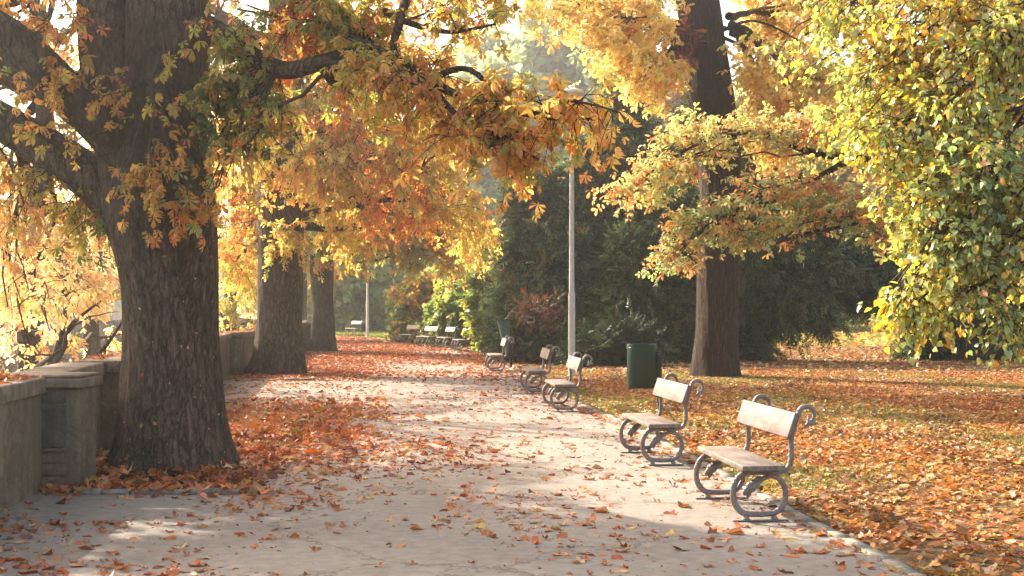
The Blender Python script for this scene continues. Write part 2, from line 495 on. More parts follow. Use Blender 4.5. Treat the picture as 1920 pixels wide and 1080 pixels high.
# ------------------------------------------------------------------ leaf templates
def leaflet(L=1.0, wd=0.2, droop=0.12, detail=True, fold=0.05, curl=0.0):
    if detail:
        V = [(0, 0, 0), (.42, -wd * .55, 0), (.74, -wd, -droop * .55 + fold), (1, 0, -droop * 1.6), (.62, 0, -droop * .35 - fold * .4), (.74, wd, -droop * .55 + fold), (.42, wd * .55, 0)]
        Fc = [(0, 1, 2, 3, 4), (0, 4, 3, 5, 6)]
        E = [0, .35, .8, 1, 0, .8, .35]
    else:
        V = [(0, 0, 0), (.68, -wd, fold), (1, 0, -droop), (.68, wd, fold)]
        Fc = [(0, 1, 2, 3)]; E = [0, .5, .9, .5]
    V = np.array(V, float) * [L, L, L]
    return V, Fc, np.array(E)

def palmate(nl=5, spread=125, droop=0.15, detail=True, rs=0):
    r = np.random.default_rng(rs)
    VV, FF, EE, n = [], [], [], 0
    for i in range(nl):
        an = math.radians(-spread + 2 * spread * i / (nl - 1) + r.uniform(-9, 9))
        L = 1 - 0.42 * abs(i - (nl - 1) / 2) / ((nl - 1) / 2) + r.uniform(-.08, .08)
        V, Fc, E = leaflet(L, 0.19 + r.uniform(-.03, .04), droop + r.uniform(-.06, .12), detail, 0.04 + r.uniform(-.02, .05))
        ty = r.uniform(-.35, .35)
        V = V @ np.array([[1, 0, 0], [0, math.cos(ty), math.sin(ty)], [0, -math.sin(ty), math.cos(ty)]])
        pit = droop * 1.1 + r.uniform(-.15, .25)
        V = V @ np.array([[math.cos(pit), 0, -math.sin(pit)], [0, 1, 0], [math.sin(pit), 0, math.cos(pit)]])
        R = np.array([[math.cos(an), math.sin(an), 0], [-math.sin(an), math.cos(an), 0], [0, 0, 1]])
        V = V @ R
        VV.append(V); FF += [tuple(j + n for j in f) for f in Fc]; EE.append(E); n += len(V)
    return np.vstack(VV), FF, np.concatenate(EE)

PALM = [palmate(7, 130, .2, True, 1), palmate(5, 110, .25, True, 2), palmate(6, 125, .12, True, 3), palmate(5, 120, .4, True, 4)]
PALM_FAR = [palmate(5, 120, .2, False, 5), palmate(5, 110, .3, False, 6), palmate(4, 100, .15, False, 7)]
def oakleaf(rs):
    r = np.random.default_rng(rs)
    xs = [0.12, .25, .33, .48, .56, .72, .80, .93]
    ws = [.06, .17, .09, .25, .13, .26, .14, .13]
    V = [(0, 0, 0)] + [(x, -w_ * r.uniform(.85, 1.2), 0.25 * w_ - .12 * x * x) for x, w_ in zip(xs, ws)] + [(1, 0, -.14)] + [(x, w_ * r.uniform(.85, 1.2), 0.25 * w_ - .12 * x * x) for x, w_ in list(zip(xs, ws))[::-1]] + [(.5, 0, -.03)]
    n_ = len(xs)
    return np.array(V), [tuple(range(0, n_ + 2)) + (2 * n_ + 2,), (0, 2 * n_ + 2, n_ + 1) + tuple(range(n_ + 2, 2 * n_ + 2))], np.array([0] + [.6] * n_ + [1] + [.6] * n_ + [0])
OAK = [oakleaf(i) for i in range(3)]
def clusterize(base, k, rs, spread=0.9, size=0.8):
    """several leaves on one short shoot, so that one instance is a small leafy tuft"""
    r = np.random.default_rng(rs); VV, FF, EE, n = [], [], [], 0
    for i in range(k):
        V, Fc, E = base[i % len(base)]
        A = Matrix.Rotation(r.uniform(-1.9, 1.9), 3, 'Z') @ Matrix.Rotation(r.uniform(-.7, .9), 3, 'Y') @ Matrix.Rotation(r.uniform(-.6, .6), 3, 'X')
        VV.append((V * size * r.uniform(.75, 1.15)) @ np.array(A).T + [r.uniform(-.1, spread), r.uniform(-.15, .15), r.uniform(-.12, .12)])
        FF += [tuple(j + n for j in f) for f in Fc]; EE.append(np.clip(E * r.uniform(.3, 1.6), 0, 1)); n += len(V)
    return np.vstack(VV), FF, np.concatenate(EE)
OAKC = [clusterize(OAK, 5, 10 + i) for i in range(3)]
def linden(rs):
    r = np.random.default_rng(rs)
    V = [(0.04, 0, 0), (-.08, -.25, .05), (.12, -.46, .07), (.42, -.44, .06), (.75, -.22, -.02), (1.02, 0, -.16), (.5, 0, -.05), (.75, .22, -.02), (.42, .44, .06), (.12, .46, .07), (-.08, .25, .05)]
    V = np.array(V) * r.uniform(.9, 1.1, size=(11, 3))
    return V, [(0, 1, 2, 3, 4, 5, 6), (0, 6, 5, 7, 8, 9, 10)], np.array([0, .3, .5, .5, .5, 1, 0, .5, .5, .5, .3])
LIND = [linden(i) for i in range(4)]
SIMPLE = [leaflet(1, .32, .15, False, .06), leaflet(1, .42, .05, False, .1)]
SIMC = [clusterize(SIMPLE, 6, 20 + i, 0.8, .9) for i in range(3)]
def spray(rs, nb=11, L=1.0):
    """flat feathery shoot of narrow blades, the look of a yew sprig"""
    r = np.random.default_rng(rs)
    V, Fc, E = [(0, -.015, 0), (0, .015, 0), (L, 0, -.08)], [(0, 1, 2)], [0, 0, .4]
    for i in range(nb):
        x = .06 + .9 * i / nb; sgn = 1 if i % 2 else -1
        ln = .36 * (1 - .55 * x) * r.uniform(.7, 1.2); an = math.radians(r.uniform(28, 60)) * sgn
        z = -.08 * x + r.uniform(-.03, .03); n = len(V); wd = .05
        c, s_ = math.cos(an), math.sin(an)
        V += [(x, 0, z), (x + c * ln * .5 - s_ * wd, s_ * ln * .5 + c * wd, z + .03), (x + c * ln, s_ * ln, z - .07 + r.uniform(-.05, .05)), (x + c * ln * .5 + s_ * wd, s_ * ln * .5 - c * wd, z)]
        Fc.append((n, n + 1, n + 2, n + 3)); E += [0, .3, 1, .3]
    return np.array(V, float), Fc, np.array(E, float)
SPRAY = [spray(i) for i in range(4)]

# ------------------------------------------------------------------ colour palettes: (weight, inner, edge)
PAL = {
 'chest_near': [(2.6, (.56, .25, .06), (.46, .16, .035)), (2.8, (.60, .38, .08), (.56, .25, .055)), (4.6, (.34, .36, .06), (.56, .30, .06)), (2.0, (.20, .26, .06), (.32, .28, .05)), (1, (.48, .16, .035), (.34, .10, .025))],
 'chest_green': [(4, (.085, .15, .04), (.12, .16, .04)), (2, (.14, .20, .04), (.3, .2, .04)), (.8, (.5, .26, .05), (.5, .18, .03))],
 'chest_orange': [(4, (.70, .34, .07), (.64, .25, .05)), (3.4, (.74, .52, .12), (.70, .38, .08)), (1.3, (.34, .33, .06), (.5, .33, .06)), (1.4, (.50, .16, .035), (.4, .12, .03))],
 'chest_mid': [(3.4, (.70, .48, .10), (.70, .36, .07)), (2.6, (.48, .46, .09), (.6, .42, .08)), (2.6, (.68, .30, .07), (.6, .24, .05)), (1.3, (.28, .33, .07), (.42, .36, .07))],
 'chest_far': [(3, (.42, .38, .08), (.5, .34, .07)), (2, (.26, .29, .06), (.36, .31, .06)), (2, (.55, .25, .06), (.5, .2, .04))],
 'oak': [(3.2, (.42, .42, .13), (.50, .40, .12)), (2.4, (.60, .32, .10), (.56, .24, .07)), (4.6, (.24, .31, .12), (.36, .37, .13)), (1.5, (.62, .46, .18), (.58, .33, .11))],
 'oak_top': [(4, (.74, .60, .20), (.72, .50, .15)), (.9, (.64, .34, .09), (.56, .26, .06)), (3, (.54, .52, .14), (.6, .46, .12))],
 'bank': [(4, (.82, .56, .24), (.78, .42, .16)), (3.4, (.84, .70, .38), (.80, .58, .28)), (1.6, (.5, .48, .14), (.62, .46, .14)), (1, (.66, .30, .10), (.6, .24, .08))],
 'dead': [(1, (.25, .09, .045), (.17, .06, .03)), (1, (.33, .13, .06), (.2, .07, .03))],
 'linden': [(4.2, (.26, .34, .13), (.34, .39, .14)), (3, (.44, .47, .12), (.54, .49, .12)), (2.8, (.68, .50, .10), (.64, .40, .08)), (1.3, (.62, .32, .09), (.52, .24, .06)), (1.8, (.17, .24, .09), (.24, .29, .10))],
 'yew': [(3, (.034, .060, .024), (.10, .14, .048)), (2, (.056, .088, .032), (.165, .20, .062)), (.8, (.09, .10, .034), (.22, .205, .07))],  # lighter edge tints paint lit spray tips
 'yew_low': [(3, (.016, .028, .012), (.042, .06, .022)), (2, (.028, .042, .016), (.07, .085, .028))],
 'yew_blue': [(3, (.048, .080, .038), (.14, .185, .08)), (2, (.075, .108, .048), (.22, .25, .105)), (.35, (.22, .17, .05), (.35, .23, .06))],  # edge tints again lightened, painting lit tips
 'redtwig': [(1, (.15, .062, .036), (.13, .05, .026)), (1, (.11, .045, .026), (.09, .036, .02))],
 'shrub_yellow': [(3, (.46, .42, .06), (.55, .42, .06)), (2, (.20, .25, .05), (.3, .3, .05)), (2, (.56, .30, .07), (.55, .24, .05)), (2, (.13, .18, .045), (.17, .2, .05))],
 'shrub_green': [(3, (.12, .18, .045), (.17, .22, .05)), (2, (.2, .25, .05), (.3, .3, .05)), (1, (.45, .38, .06), (.5, .36, .06))],
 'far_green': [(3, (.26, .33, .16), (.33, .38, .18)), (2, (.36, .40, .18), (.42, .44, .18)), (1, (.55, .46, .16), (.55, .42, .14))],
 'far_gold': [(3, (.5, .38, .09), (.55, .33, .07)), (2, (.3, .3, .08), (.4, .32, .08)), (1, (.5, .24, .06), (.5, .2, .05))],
 'litter': [(3, (.50, .155, .045), (.40, .10, .03)), (.4, (.52, .36, .10), (.45, .25, .06)), (2.8, (.54, .22, .07), (.44, .14, .04)), (2, (.28, .09, .035), (.18, .05, .025)), (1.8, (.56, .35, .19), (.44, .23, .11)), (1.5, (.44, .125, .04), (.34, .085, .03))],
 'litter_lawn': [(3.4, (.46, .155, .04), (.36, .10, .03)), (3.2, (.50, .24, .07), (.42, .16, .04)), (2.4, (.20, .095, .04), (.14, .06, .025)), (2.8, (.50, .35, .20), (.42, .26, .13)), (1.8, (.48, .38, .12), (.45, .28, .07))],
 'litter_red': [(4, (.44, .13, .045), (.34, .09, .03)), (2.5, (.50, .20, .07), (.40, .13, .04)), (2, (.3, .075, .028), (.2, .05, .02)), (1, (.56, .33, .16), (.46, .22, .1))],
 'grass': [(2, (.10, .14, .025), (.2, .24, .05)), (1, (.16, .19, .035), (.34, .34, .08))],
}
def colours(pal, P, coh=0.6, f=1.2, jit=0.16):
    yew = pal[:3] == 'yew'
    if yew: jit = .28; f = 3.2; coh = .7
    pal = PAL[pal]
    wts = np.array([p[0] for p in pal]); cw = np.cumsum(wts) / wts.sum()
    u = rng.uniform(size=len(P))
    s = (np.clip(snoise(P, f) * 0.42 + 0.5, 0, .999))
    u = np.where(rng.uniform(size=len(P)) < coh, s, u)
    i = np.searchsorted(cw, u).clip(0, len(pal) - 1)
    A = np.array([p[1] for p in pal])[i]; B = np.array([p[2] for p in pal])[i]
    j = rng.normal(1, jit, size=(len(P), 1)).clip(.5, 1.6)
    if yew: j = (j * (1 + .42 * snoise(P, 4.5)[:, None])).clip(.3, 2.2)  # lit and dark tufts painted into the needle colour
    h = rng.normal(0, 0.05, size=(len(P), 3))
    return (A * j * (1 + h)).clip(0, .85), (B * j * (1 + h)).clip(0, .85)

# ------------------------------------------------------------------ trunk / foliage generators
def trunk_tube(acc, pts, rad, sides=40, n=10, rough=0.05, flare=0.0, lobes=6, seed=0, cap=True):
    P = catmull([list(p) + [r_] for p, r_ in zip(pts, rad)], n)
    R = P[:, 3]; P = P[:, :3]
    ph = seed * 1.7
    def fn(PP, RR, an):
        z = PP[:, :, 2:3]
        h = np.exp(-np.clip(z, 0, None) / 0.38)
        A = an[None, None, :]
        k = 1 + rough * (0.55 * np.sin(3 * A + ph + z * .8) * .6 + .5 * np.sin(5 * A + 2 * ph - z * 1.1) * .6 + .35 * np.sin(11 * A + z * 2.3 + ph) * .5 + .3 * np.sin(2 * A + z * 2.9))
        k = k + flare * h * (0.55 + 0.45 * np.sin(lobes * A + ph) + .2 * np.sin((lobes - 2) * A + 2.1 * ph))
        k = k + rough * .25 * np.sin(17 * A + 3.1 * z + ph) + rough * .16 * np.sin(29 * A - 5 * z)
        return RR * k
    acc.tubes(P[None], R[None], sides, cap=cap, rough_fn=fn)
    return P

def limb_curve(p0, p1, sag=0.15, n=9, jit=0.06):
    p0 = np.asarray(p0, float); p1 = np.asarray(p1, float)
    L = np.linalg.norm(p1 - p0)
    mid = (p0 + p1) / 2 + np.array([0, 0, sag * L]) + rng.normal(size=3) * jit * L
    t = np.linspace(0, 1, n)[:, None]
    C = (1 - t) ** 2 * p0 + 2 * (1 - t) * t * mid + t * t * p1
    C[1:-1] += rng.normal(size=(n - 2, 3)) * jit * .16 * L
    return C

def quad(P0, P1, P2, n):
    t = np.linspace(0, 1, n)[None, :, None]
    return (1 - t) ** 2 * P0[:, None] + 2 * (1 - t) * t * P1[:, None] + t * t * P2[:, None]

def leafmass(AL, AT, limb, c, r, nsub, ntw, nlf, size, tm, pal, sub_r=0.02, twl=0.5, droop=0.5, coh=.55, f=1.2, lim_r=None, flat=0.0, t0=.3, upn=1.0, sizej=.22, outdir=None, sides=4):
    """sub-branches from a limb out to an ellipsoid, twigs on them, leaves on the twigs"""
    c = np.asarray(c, float); r = np.asarray(r, float) * np.ones(3)
    m = len(limb)
    U = unit(nsub) * (rng.uniform(.05, 1, size=(nsub, 1)) ** (1 / 2.4))
    E = c + U * r
    # start: nearest-ish limb point
    ti = (rng.uniform(t0, 1, nsub) * (m - 1)).astype(int)
    near = np.argmin(((limb[None, int(t0 * (m - 1)):, :] - E[:, None, :]) ** 2).sum(-1), 1) + int(t0 * (m - 1))
    ti = np.where(rng.uniform(size=nsub) < .65, near, ti)
    P0 = limb[ti]
    L = np.linalg.norm(E - P0, axis=1, keepdims=True)
    mid = (P0 + E) / 2 + np.array([0, 0, .16]) * L + rng.normal(size=(nsub, 3)) * .09 * L
    SB = quad(P0, mid, E, 8)
    SB[:, 2:-1] += rng.normal(size=(nsub, 5, 3)) * .018 * L[:, :, None]
    rr = (sub_r * np.clip(L[:, 0] / 1.2, .45, 1.9))[:, None] * np.linspace(1, .28, 8)[None]
    AT.tubes(SB, rr, sides)
    # twigs
    K = nsub * ntw
    si = np.repeat(np.arange(nsub), ntw)
    tt = rng.uniform(.25, 1, K) ** .75 * 6.99
    i0 = tt.astype(int); fr = (tt - i0)[:, None]
    Q0 = SB[si, i0] * (1 - fr) + SB[si, i0 + 1] * fr
    sd_ = SB[si, i0 + 1] - SB[si, i0]; sd_ /= np.linalg.norm(sd_, axis=1, keepdims=True) + 1e-9
    D = sd_ * .7 + unit(K) * .8 + np.array([0, 0, -.12 * droop]); D[:, 2] *= (1 - flat)
    if outdir is not None: D += np.asarray(outdir)
    D /= np.linalg.norm(D, axis=1, keepdims=True)
    tl = twl * rng.uniform(.5, 1.25, size=(K, 1))
    Q2 = Q0 + D * tl + np.array([0, 0, -1]) * tl * droop * rng.uniform(.2, .8, size=(K, 1))
    TW = quad(Q0, Q0 + D * tl * .55, Q2, 4)
    AT.tubes(TW, np.full((K, 4), sub_r * .26) * np.linspace(1.1, .5, 4), 3)
    # leaves
    N = K * nlf
    ki = np.repeat(np.arange(K), nlf)
    t = rng.uniform(.15, 1, N); t[::nlf] = 1.0
    t = t * 2.999; j = t.astype(int); fr = (t - j)[:, None]
    LP = TW[ki, j] * (1 - fr) + TW[ki, j + 1] * fr
    td = TW[ki, j + 1] - TW[ki, j]; td /= np.linalg.norm(td, axis=1, keepdims=True) + 1e-9
    LD = td * .8 + unit(N) * .9 + np.array([0, 0, -.55 * droop]); LD[:, 2] *= (1 - flat * .7)
    if outdir is not None: LD += np.asarray(outdir) * 1.2
    LP = LP + LD * size * .22
    LN = np.array([0, 0, 1.]) * upn + unit(N) * .75
    C0, C1 = colours(pal, LP, coh, f)
    sz = size * rng.normal(1, sizej, N).clip(.45, 1.5)
    w_ = rng.integers(0, len(tm), N)
    for q in range(len(tm)):
        k = w_ == q
        if k.any(): AL.inst(tm[q], LP[k], LD[k], LN[k], sz[k], C0[k], C1[k])

def frustum_ok(): pass

class Tree:
    def __init__(s, name, loc, **k):
        s.loc = np.array([loc[0], loc[1], loc[2] if len(loc) > 2 else 0.0]); s.o = empty(name, s.loc, **k)
        s.B, s.T, s.L = Acc(), Acc(), Acc()
    def done(s, bark_mat, leaf_mat, names=('trunk', 'branches', 'crown')):
        if s.B.n: s.B.build(names[0], bark_mat, s.o, s.loc, smooth=True, color=False)
        if s.T.n: s.T.build(names[1], M['twig'], s.o, s.loc, smooth=True, color=False)
        if s.L.n: s.L.build(names[2], leaf_mat, s.o, s.loc)
        return s.o
    def limb(s, p0, p1, r0, r1, sag=.12, n=9, jit=.05, sides=10):
        C = limb_curve(p0, p1, sag, n, jit)
        s.B.tubes(C[None], np.linspace(r0, r1, n)[None], sides)
        return C

#==TREES==
# ------------------------------------------------------------------ 1: the big chestnut in the foreground
t = Tree('chestnut_tree', (-3.46, 13.5), label='nearest and thickest chestnut tree, forked dark trunk at the left beside the stone wall', cat='tree', group='chestnut trees along the wall')
Y0 = 13.5
def P1(px, py, dy=0.0): return W(px, py, Y0 + dy)
R1 = lambda px: px / 2500 * Y0
trunk_tube(t.B, [P1(322, 925), P1(322, 885), P1(322, 820), P1(321, 740), P1(320, 650), P1(319, 560), P1(312, 470), P1(300, 390), P1(298, 310), P1(300, 240)],
           [R1(122), R1(106), R1(96), R1(92), R1(89), R1(88), R1(93), R1(101), R1(96), R1(84)], 96, 14, 0.06, 0.30, 7, 1)
trunk_tube(t.B, [P1(300, 330), P1(306, 220), P1(314, 110), P1(318, 0), P1(330, -180), P1(345, -420), P1(350, -700)], [R1(80), R1(82), R1(78), R1(76), R1(64), R1(48), R1(26)], 48, 8, .05, 0, 6, 2)
trunk_tube(t.B, [P1(262, 350), P1(226, 230, -.1), P1(200, 120, -.1), P1(192, 10), P1(175, -180), P1(120, -450), P1(60, -700)], [R1(66), R1(56), R1(48), R1(46), R1(40), R1(30), R1(16)], 40, 8, .05, 0, 6, 3)
lA = trunk_tube(t.B, [P1(280, 440), P1(218, 375, .1), P1(150, 320, .2), P1(70, 268, .4), P1(-20, 215, .6), P1(-180, 120, .9), P1(-360, 60, 1.2)], [R1(52), R1(44), R1(42), R1(40), R1(36), R1(30), R1(18)], 32, 8, .06, 0, 6, 4)
lB = trunk_tube(t.B, [P1(268, 300), P1(190, 225, -.3), P1(110, 160, -.5), P1(40, 90, -.7), P1(-60, 20, -.9), P1(-260, -120, -1.2)], [R1(56), R1(48), R1(40), R1(36), R1(30), R1(16)], 32, 8, .06, 0, 6, 5)
# right-hand limb, seen bare between the leaves
lC = trunk_tube(t.B, [P1(345, 40), P1(420, 70, -.4), P1(520, 130, -.8), P1(600, 118, -1.0), P1(690, 96, -1.2), P1(760, 128, -1.3), P1(800, 150, -1.4), P1(870, 185, -1.5)], [R1(34), R1(22), R1(16), R1(14), R1(12), R1(9.5), R1(8), R1(6)], 20, 6, .08, 0, 5, 6)
lC2 = trunk_tube(t.B, [P1(600, 118, -1.0), P1(620, 150, -1.05), P1(637, 166, -1.1)], [R1(8), R1(8), R1(6)], 12, 4, .1)
lD = trunk_tube(t.B, [P1(360, -160), P1(470, -60, -.3), P1(560, -10, -.5), P1(625, 25, -.6), P1(665, 50, -.7), P1(720, 120, -.8), P1(790, 150, -.8)], [R1(36), R1(24), R1(18), R1(15), R1(12), R1(8), R1(5)], 20, 6, .08, 0, 5, 7)
lE = trunk_tube(t.B, [P1(800, 150, -1.4), P1(850, 210, -1.6), P1(900, 245, -1.8), P1(960, 270, -2.0), P1(1010, 300, -2.1)], [R1(6), R1(5), R1(4), R1(3), R1(2)], 10, 5, .1)
lF = trunk_tube(t.B, [P1(800, 150, -1.4), P1(880, 130, -1.6), P1(960, 205, -1.9), P1(1040, 224, -2.1), P1(1110, 222, -2.2)], [R1(6), R1(5), R1(3.6), R1(2.2), R1(1.2)], 10, 5, .1)
lG = trunk_tube(t.B, [P1(720, 20, -.8), P1(760, 40, -1.0), P1(840, 60, -1.3), P1(930, 45, -1.5)], [R1(7), R1(6), R1(4), R1(2)], 10, 5, .1)
lH = trunk_tube(t.B, [P1(740, -200, -.5), P1(770, -60, -.8), P1(750, 40, -1.0), P1(738, 90, -1.1), P1(760, 130, -1.3)], [R1(12), R1(9), R1(8), R1(6), R1(5)], 10, 5, .1)
lJ = trunk_tube(t.B, [P1(350, -420), P1(560, -330), P1(740, -200, -.5), P1(900, -90, -1.0), P1(1000, -20, -1.2)], [R1(30), R1(18), R1(12), R1(7), R1(3)], 12, 5, .1)
cl = dict(tm=PALM, size=.09, twl=.34, droop=.75)
def c1(limb, px, py, dy, r, nsub, ntw=7, nlf=5, pal='chest_near', **k):
    kk = dict(cl); kk.update(k)
    leafmass(t.L, t.T, limb, P1(px, py, dy), r, nsub, ntw, nlf, kk.pop('size'), kk.pop('tm'), pal, **kk)
c1(lD, 560, 60, -.6, (.75, .6, .5), 13)
c1(lD, 660, 30, -.7, (.8, .6, .42), 15)
c1(lC, 480, 190, -.6, (.55, .5, .35), 7)
c1(lC, 700, 150, -1.2, (.7, .5, .3), 10)
c1(lC, 820, 175, -1.4, (.55, .45, .34), 10)
c1(lE, 900, 250, -1.8, (.44, .35, .22), 9)
c1(lE, 985, 270, -2.0, (.3, .25, .16), 6, 5, 4)
c1(lF, 950, 190, -1.8, (.36, .3, .18), 9)
c1(lF, 1065, 228, -2.1, (.24, .22, .05), 4, 4, 3)
lK = trunk_tube(t.B, [P1(1000, 214, -2.0), P1(1050, 190, -2.15), P1(1110, 196, -2.3), P1(1165, 212, -2.4)], [R1(3.4), R1(2.6), R1(1.8), R1(1)], 8, 5, .1)
c1(lK, 1075, 190, -2.2, (.24, .18, .07), 8, 4, 4, pal='chest_orange')
c1(lK, 1150, 210, -2.35, (.12, .1, .02), 3, 3, 3, pal='chest_orange')
c1(lG, 880, 25, -1.3, (.5, .45, .12), 6, 4, 4)
c1(lJ, 960, -60, -1.2, (.9, .6, .2), 7)
c1(lJ, 700, -140, -.8, (1.1, .8, .5), 9)
c1(lC, 425, 215, -.75, (.32, .3, .34), 11, 5, 4, pal='chest_green', t0=.0, size=.115)
c1(lC, 440, 60, -.6, (.4, .4, .3), 9, 5, 4)
c1(lC, 410, 330, -.9, (.28, .3, .35), 6, 5, 4, t0=.0)
tr = np.array([P1(300, py, -.62) for py in np.linspace(100, 400, 12)])
c1(tr, 290, 360, -.85, (.6, .12, .36), 16, 2, 4, t0=0, twl=.24, size=.085, pal='chest_near')
c1(tr, 200, 200, -.85, (.35, .12, .5), 6, 2, 3, t0=0, twl=.22, size=.085, pal='chest_near')
c1(tr, 380, 385, -.8, (.3, .15, .16), 9, 3, 4, t0=0, twl=.25, size=.095, pal='chest_near')
c1(tr, 330, 170, -.9, (.25, .12, .5), 5, 2, 3, t0=0, twl=.24, size=.085)
c1(lB, 60, 130, -.9, (.5, .4, .3), 6, 4, 4)
c1(lB, 110, 20, -.7, (.5, .4, .2), 7, 4, 4, pal='chest_orange')
c1(lA, 110, 375, .2, (.5, .4, .2), 8, 4, 4)
c1(lA, 20, 330, .3, (.35, .4, .3), 7, 4, 4)
c1(lA, 60, 250, -.5, (.35, .2, .2), 4, 3, 3)
c1(lA, 190, 385, .05, (.12, .2, .22), 7, 3, 4, pal='chest_green')
# dry leaves caught in the bark
n_ = 60; an_ = rng.uniform(PI * 1.02, PI * 1.98, n_); z_ = rng.uniform(.15, 2.3, n_) ** 1.1
rd_ = np.interp(z_, [0, .3, .8, 1.6, 2.6], [.74, .585, .505, .485, .50]) + .012
o_ = np.stack([np.cos(an_), np.sin(an_), np.zeros(n_)], 1)
C0, C1 = colours('litter', o_ * 3, .2)
t.L.inst(SIMPLE[0], (np.array([-3.46, 13.5, 0]) + o_ * rd_[:, None] + np.stack([z_ * 0, z_ * 0, z_], 1)), np.cross(o_, unit(n_)) + o_ * .25, o_ + unit(n_) * .5, rng.uniform(.02, .055, n_), C0, C1)
# long hanging boughs over the wall at the left
for (px, dy, ys, ye) in ((20, .7, 250, 560), (75, 1.2, 290, 620), (-50, .8, 200, 640), (130, 1.6, 330, 470), (-130, 1.0, 150, 600), (40, 2.2, 270, 660)):
    C = trunk_tube(t.B, [P1(px, ys, dy), P1(px + 30, (ys * 2 + ye) / 3, dy + .3), P1(px - 10, (ys + 2 * ye) / 3, dy + .5), P1(px + 18, ye, dy + .6)], [.04, .022, .014, .006], 8, 6, .1)
    c1(C, px + 10, (ys + ye) / 2 + 40, dy + .5, (.5, .6, .85 * (ye - ys) / 330), 6, 5, 4, pal='bank', t0=.1)
# high crown above the picture: shades the path
for (px, py, dy, r, ns) in ((330, -700, 0, (2.4, 2.4, 1.6), 30), (-200, -600, 0, (2.4, 2.4, 1.5), 26), (150, -1000, 0, (2.6, 2.6, 2), 30), (800, -850, -1, (2.2, 2.2, 1.2), 10), (250, -700, -2, (2.2, 2, 1.2), 14)):
    lb = t.limb(P1(330, -380 if py < -450 else -150), P1(px, py, dy), .16, .04)
    c1(lb, px, py, dy, r, ns, 7, 4, size=.17, tm=PALM_FAR, twl=.6)
for i_ in range(36):  # unseen boughs added left of the frame to dapple the foreground path with shade
    c = np.array([rng.uniform(-10.5, -5.6), rng.uniform(12.5, 20), 0]); c[2] = rng.uniform(4.8, 8.2) 
    if i_ >= 24: c[:] = (-7.3 + rng.uniform(-1.0, .9), 14.9 + rng.uniform(-1.6, 1.6), rng.uniform(3.9, 6.2))  # extra clumps aimed to break up the sunlit wedge beside the trunk
    if c[0] > -.384 * c[1] - .6: c[0] = -.384 * c[1] - .6 - rng.uniform(0, 2)
    lb = t.limb(P1(260, -60), c, .09, .02, .1, 9, .06, 8)
    leafmass(t.L, t.T, lb, c, (rng.uniform(.5, 1.0), rng.uniform(.25, .6), .24), int(rng.integers(6, 12)), 6, 5, .14, PALM_FAR, 'chest_near', twl=.45, droop=.6)
t.done(M['bark_chestnut'], M['leaf'])

# ------------------------------------------------------------------ 2..: row of chestnuts along the wall
def chestnut(px, pb, wpx, top, lean, crown, label, leaf=.15, pal='chest_mid', Yc=None, high=(), tw=.6, nl=6, zb=0.0):
    Y = Yc
    X = (px - CX) / F * Y
    t = Tree('chestnut_tree', (X, Y, zb), label=label, cat='tree', group='chestnut trees along the wall')
    r = wpx / 2 / F * Y
    zt = CAMH + (HY - top) / F * Y
    pts = [(X - .1 * r, Y, zb - .1), (X - .05 * r, Y, zb + .3), (X, Y, zb + 1.2), (X + lean * .25, Y, zb + zt * .4), (X + lean * .5, Y, zb + zt * .62), (X + lean * .6, Y, zt * .85), (X + lean, Y, zt), (X + lean * .9, Y, zt * 1.5), (X + lean * 1.6, Y, zt * 2.0)]
    trunk_tube(t.B, pts, [r * 1.18, r * 1.08, r * 1.0, r * .95, r * 1.05, r * .92, r * .85, r * .5, r * .2], 48, 8, .05, .32, 6, px)
    for (cx, cy, dy, rr, ns) in crown:
        c = W(cx, cy, Y + dy)
        zs = min(zt * .95, max(c[2] * .92, zt * .55))
        lb = t.limb((X + lean * .7, Y, zs), c, r * .15, r * .03, .1, 11, .09)
        leafmass(t.L, t.T, lb, c, rr, int(ns * .72), 6, nl, leaf, PALM_FAR, pal, sub_r=.022, twl=tw, droop=.6, f=.8)
    for (dx, dy, z, rr, ns) in high:
        c = np.array([X + dx, Y + dy, z])
        lb = t.limb((X + lean, Y, zt * 1.2), c, r * .35, r * .08, .08)
        leafmass(t.L, t.T, lb, c, rr, ns, 7, nl, leaf * 1.2, PALM_FAR, pal, sub_r=.035, twl=tw * 1.3, droop=.6, f=.8)
    t.done(M['bark_chestnut'], M['leaf'])
    return t
chestnut(523, 703, 86, 200, .1, [
    (470, 240, -1.5, (1.5, 1.3, 1.7), 50), (600, 130, -1, (1.8, 1.5, 1.4), 60), (600, 290, -1.6, (1.3, 1.2, 1.4), 46), (700, 230, -1.5, (1.5, 1.4, 1.7), 60),
    (790, 320, -1, (1.2, 1.3, 1.1), 52), (690, 370, 0, (1.3, 1.4, .95), 46), (830, 390, -.6, (1.1, 1.2, .8), 40), (620, 430, 1.2, (1.1, 1.4, .7), 26), (470, 400, 1.0, (.9, 1.2, 1.2), 30), (440, 500, 2.0, (.55, 1.2, .9), 20), (900, 440, 1, (.7, 1, .5), 18), (760, 130, .5, (1.8, 1.6, 1.2), 44), (420, 330, 2, (1, 1, 1), 26), (520, 440, -.9, (.5, .3, .5), 10)],
    'second chestnut trunk behind the foreground one, flared base in a kerbed bed', Yc=33.8,
    high=[(0, 0, 12, (3.6, 3.6, 2.6), 40), (3.4, -1.5, 9.8, (2.6, 2.6, 1.6), 24), (-3.2, 0, 10, (2.6, 2.6, 2), 22), (1, 2.5, 15, (3, 3, 2), 26)])
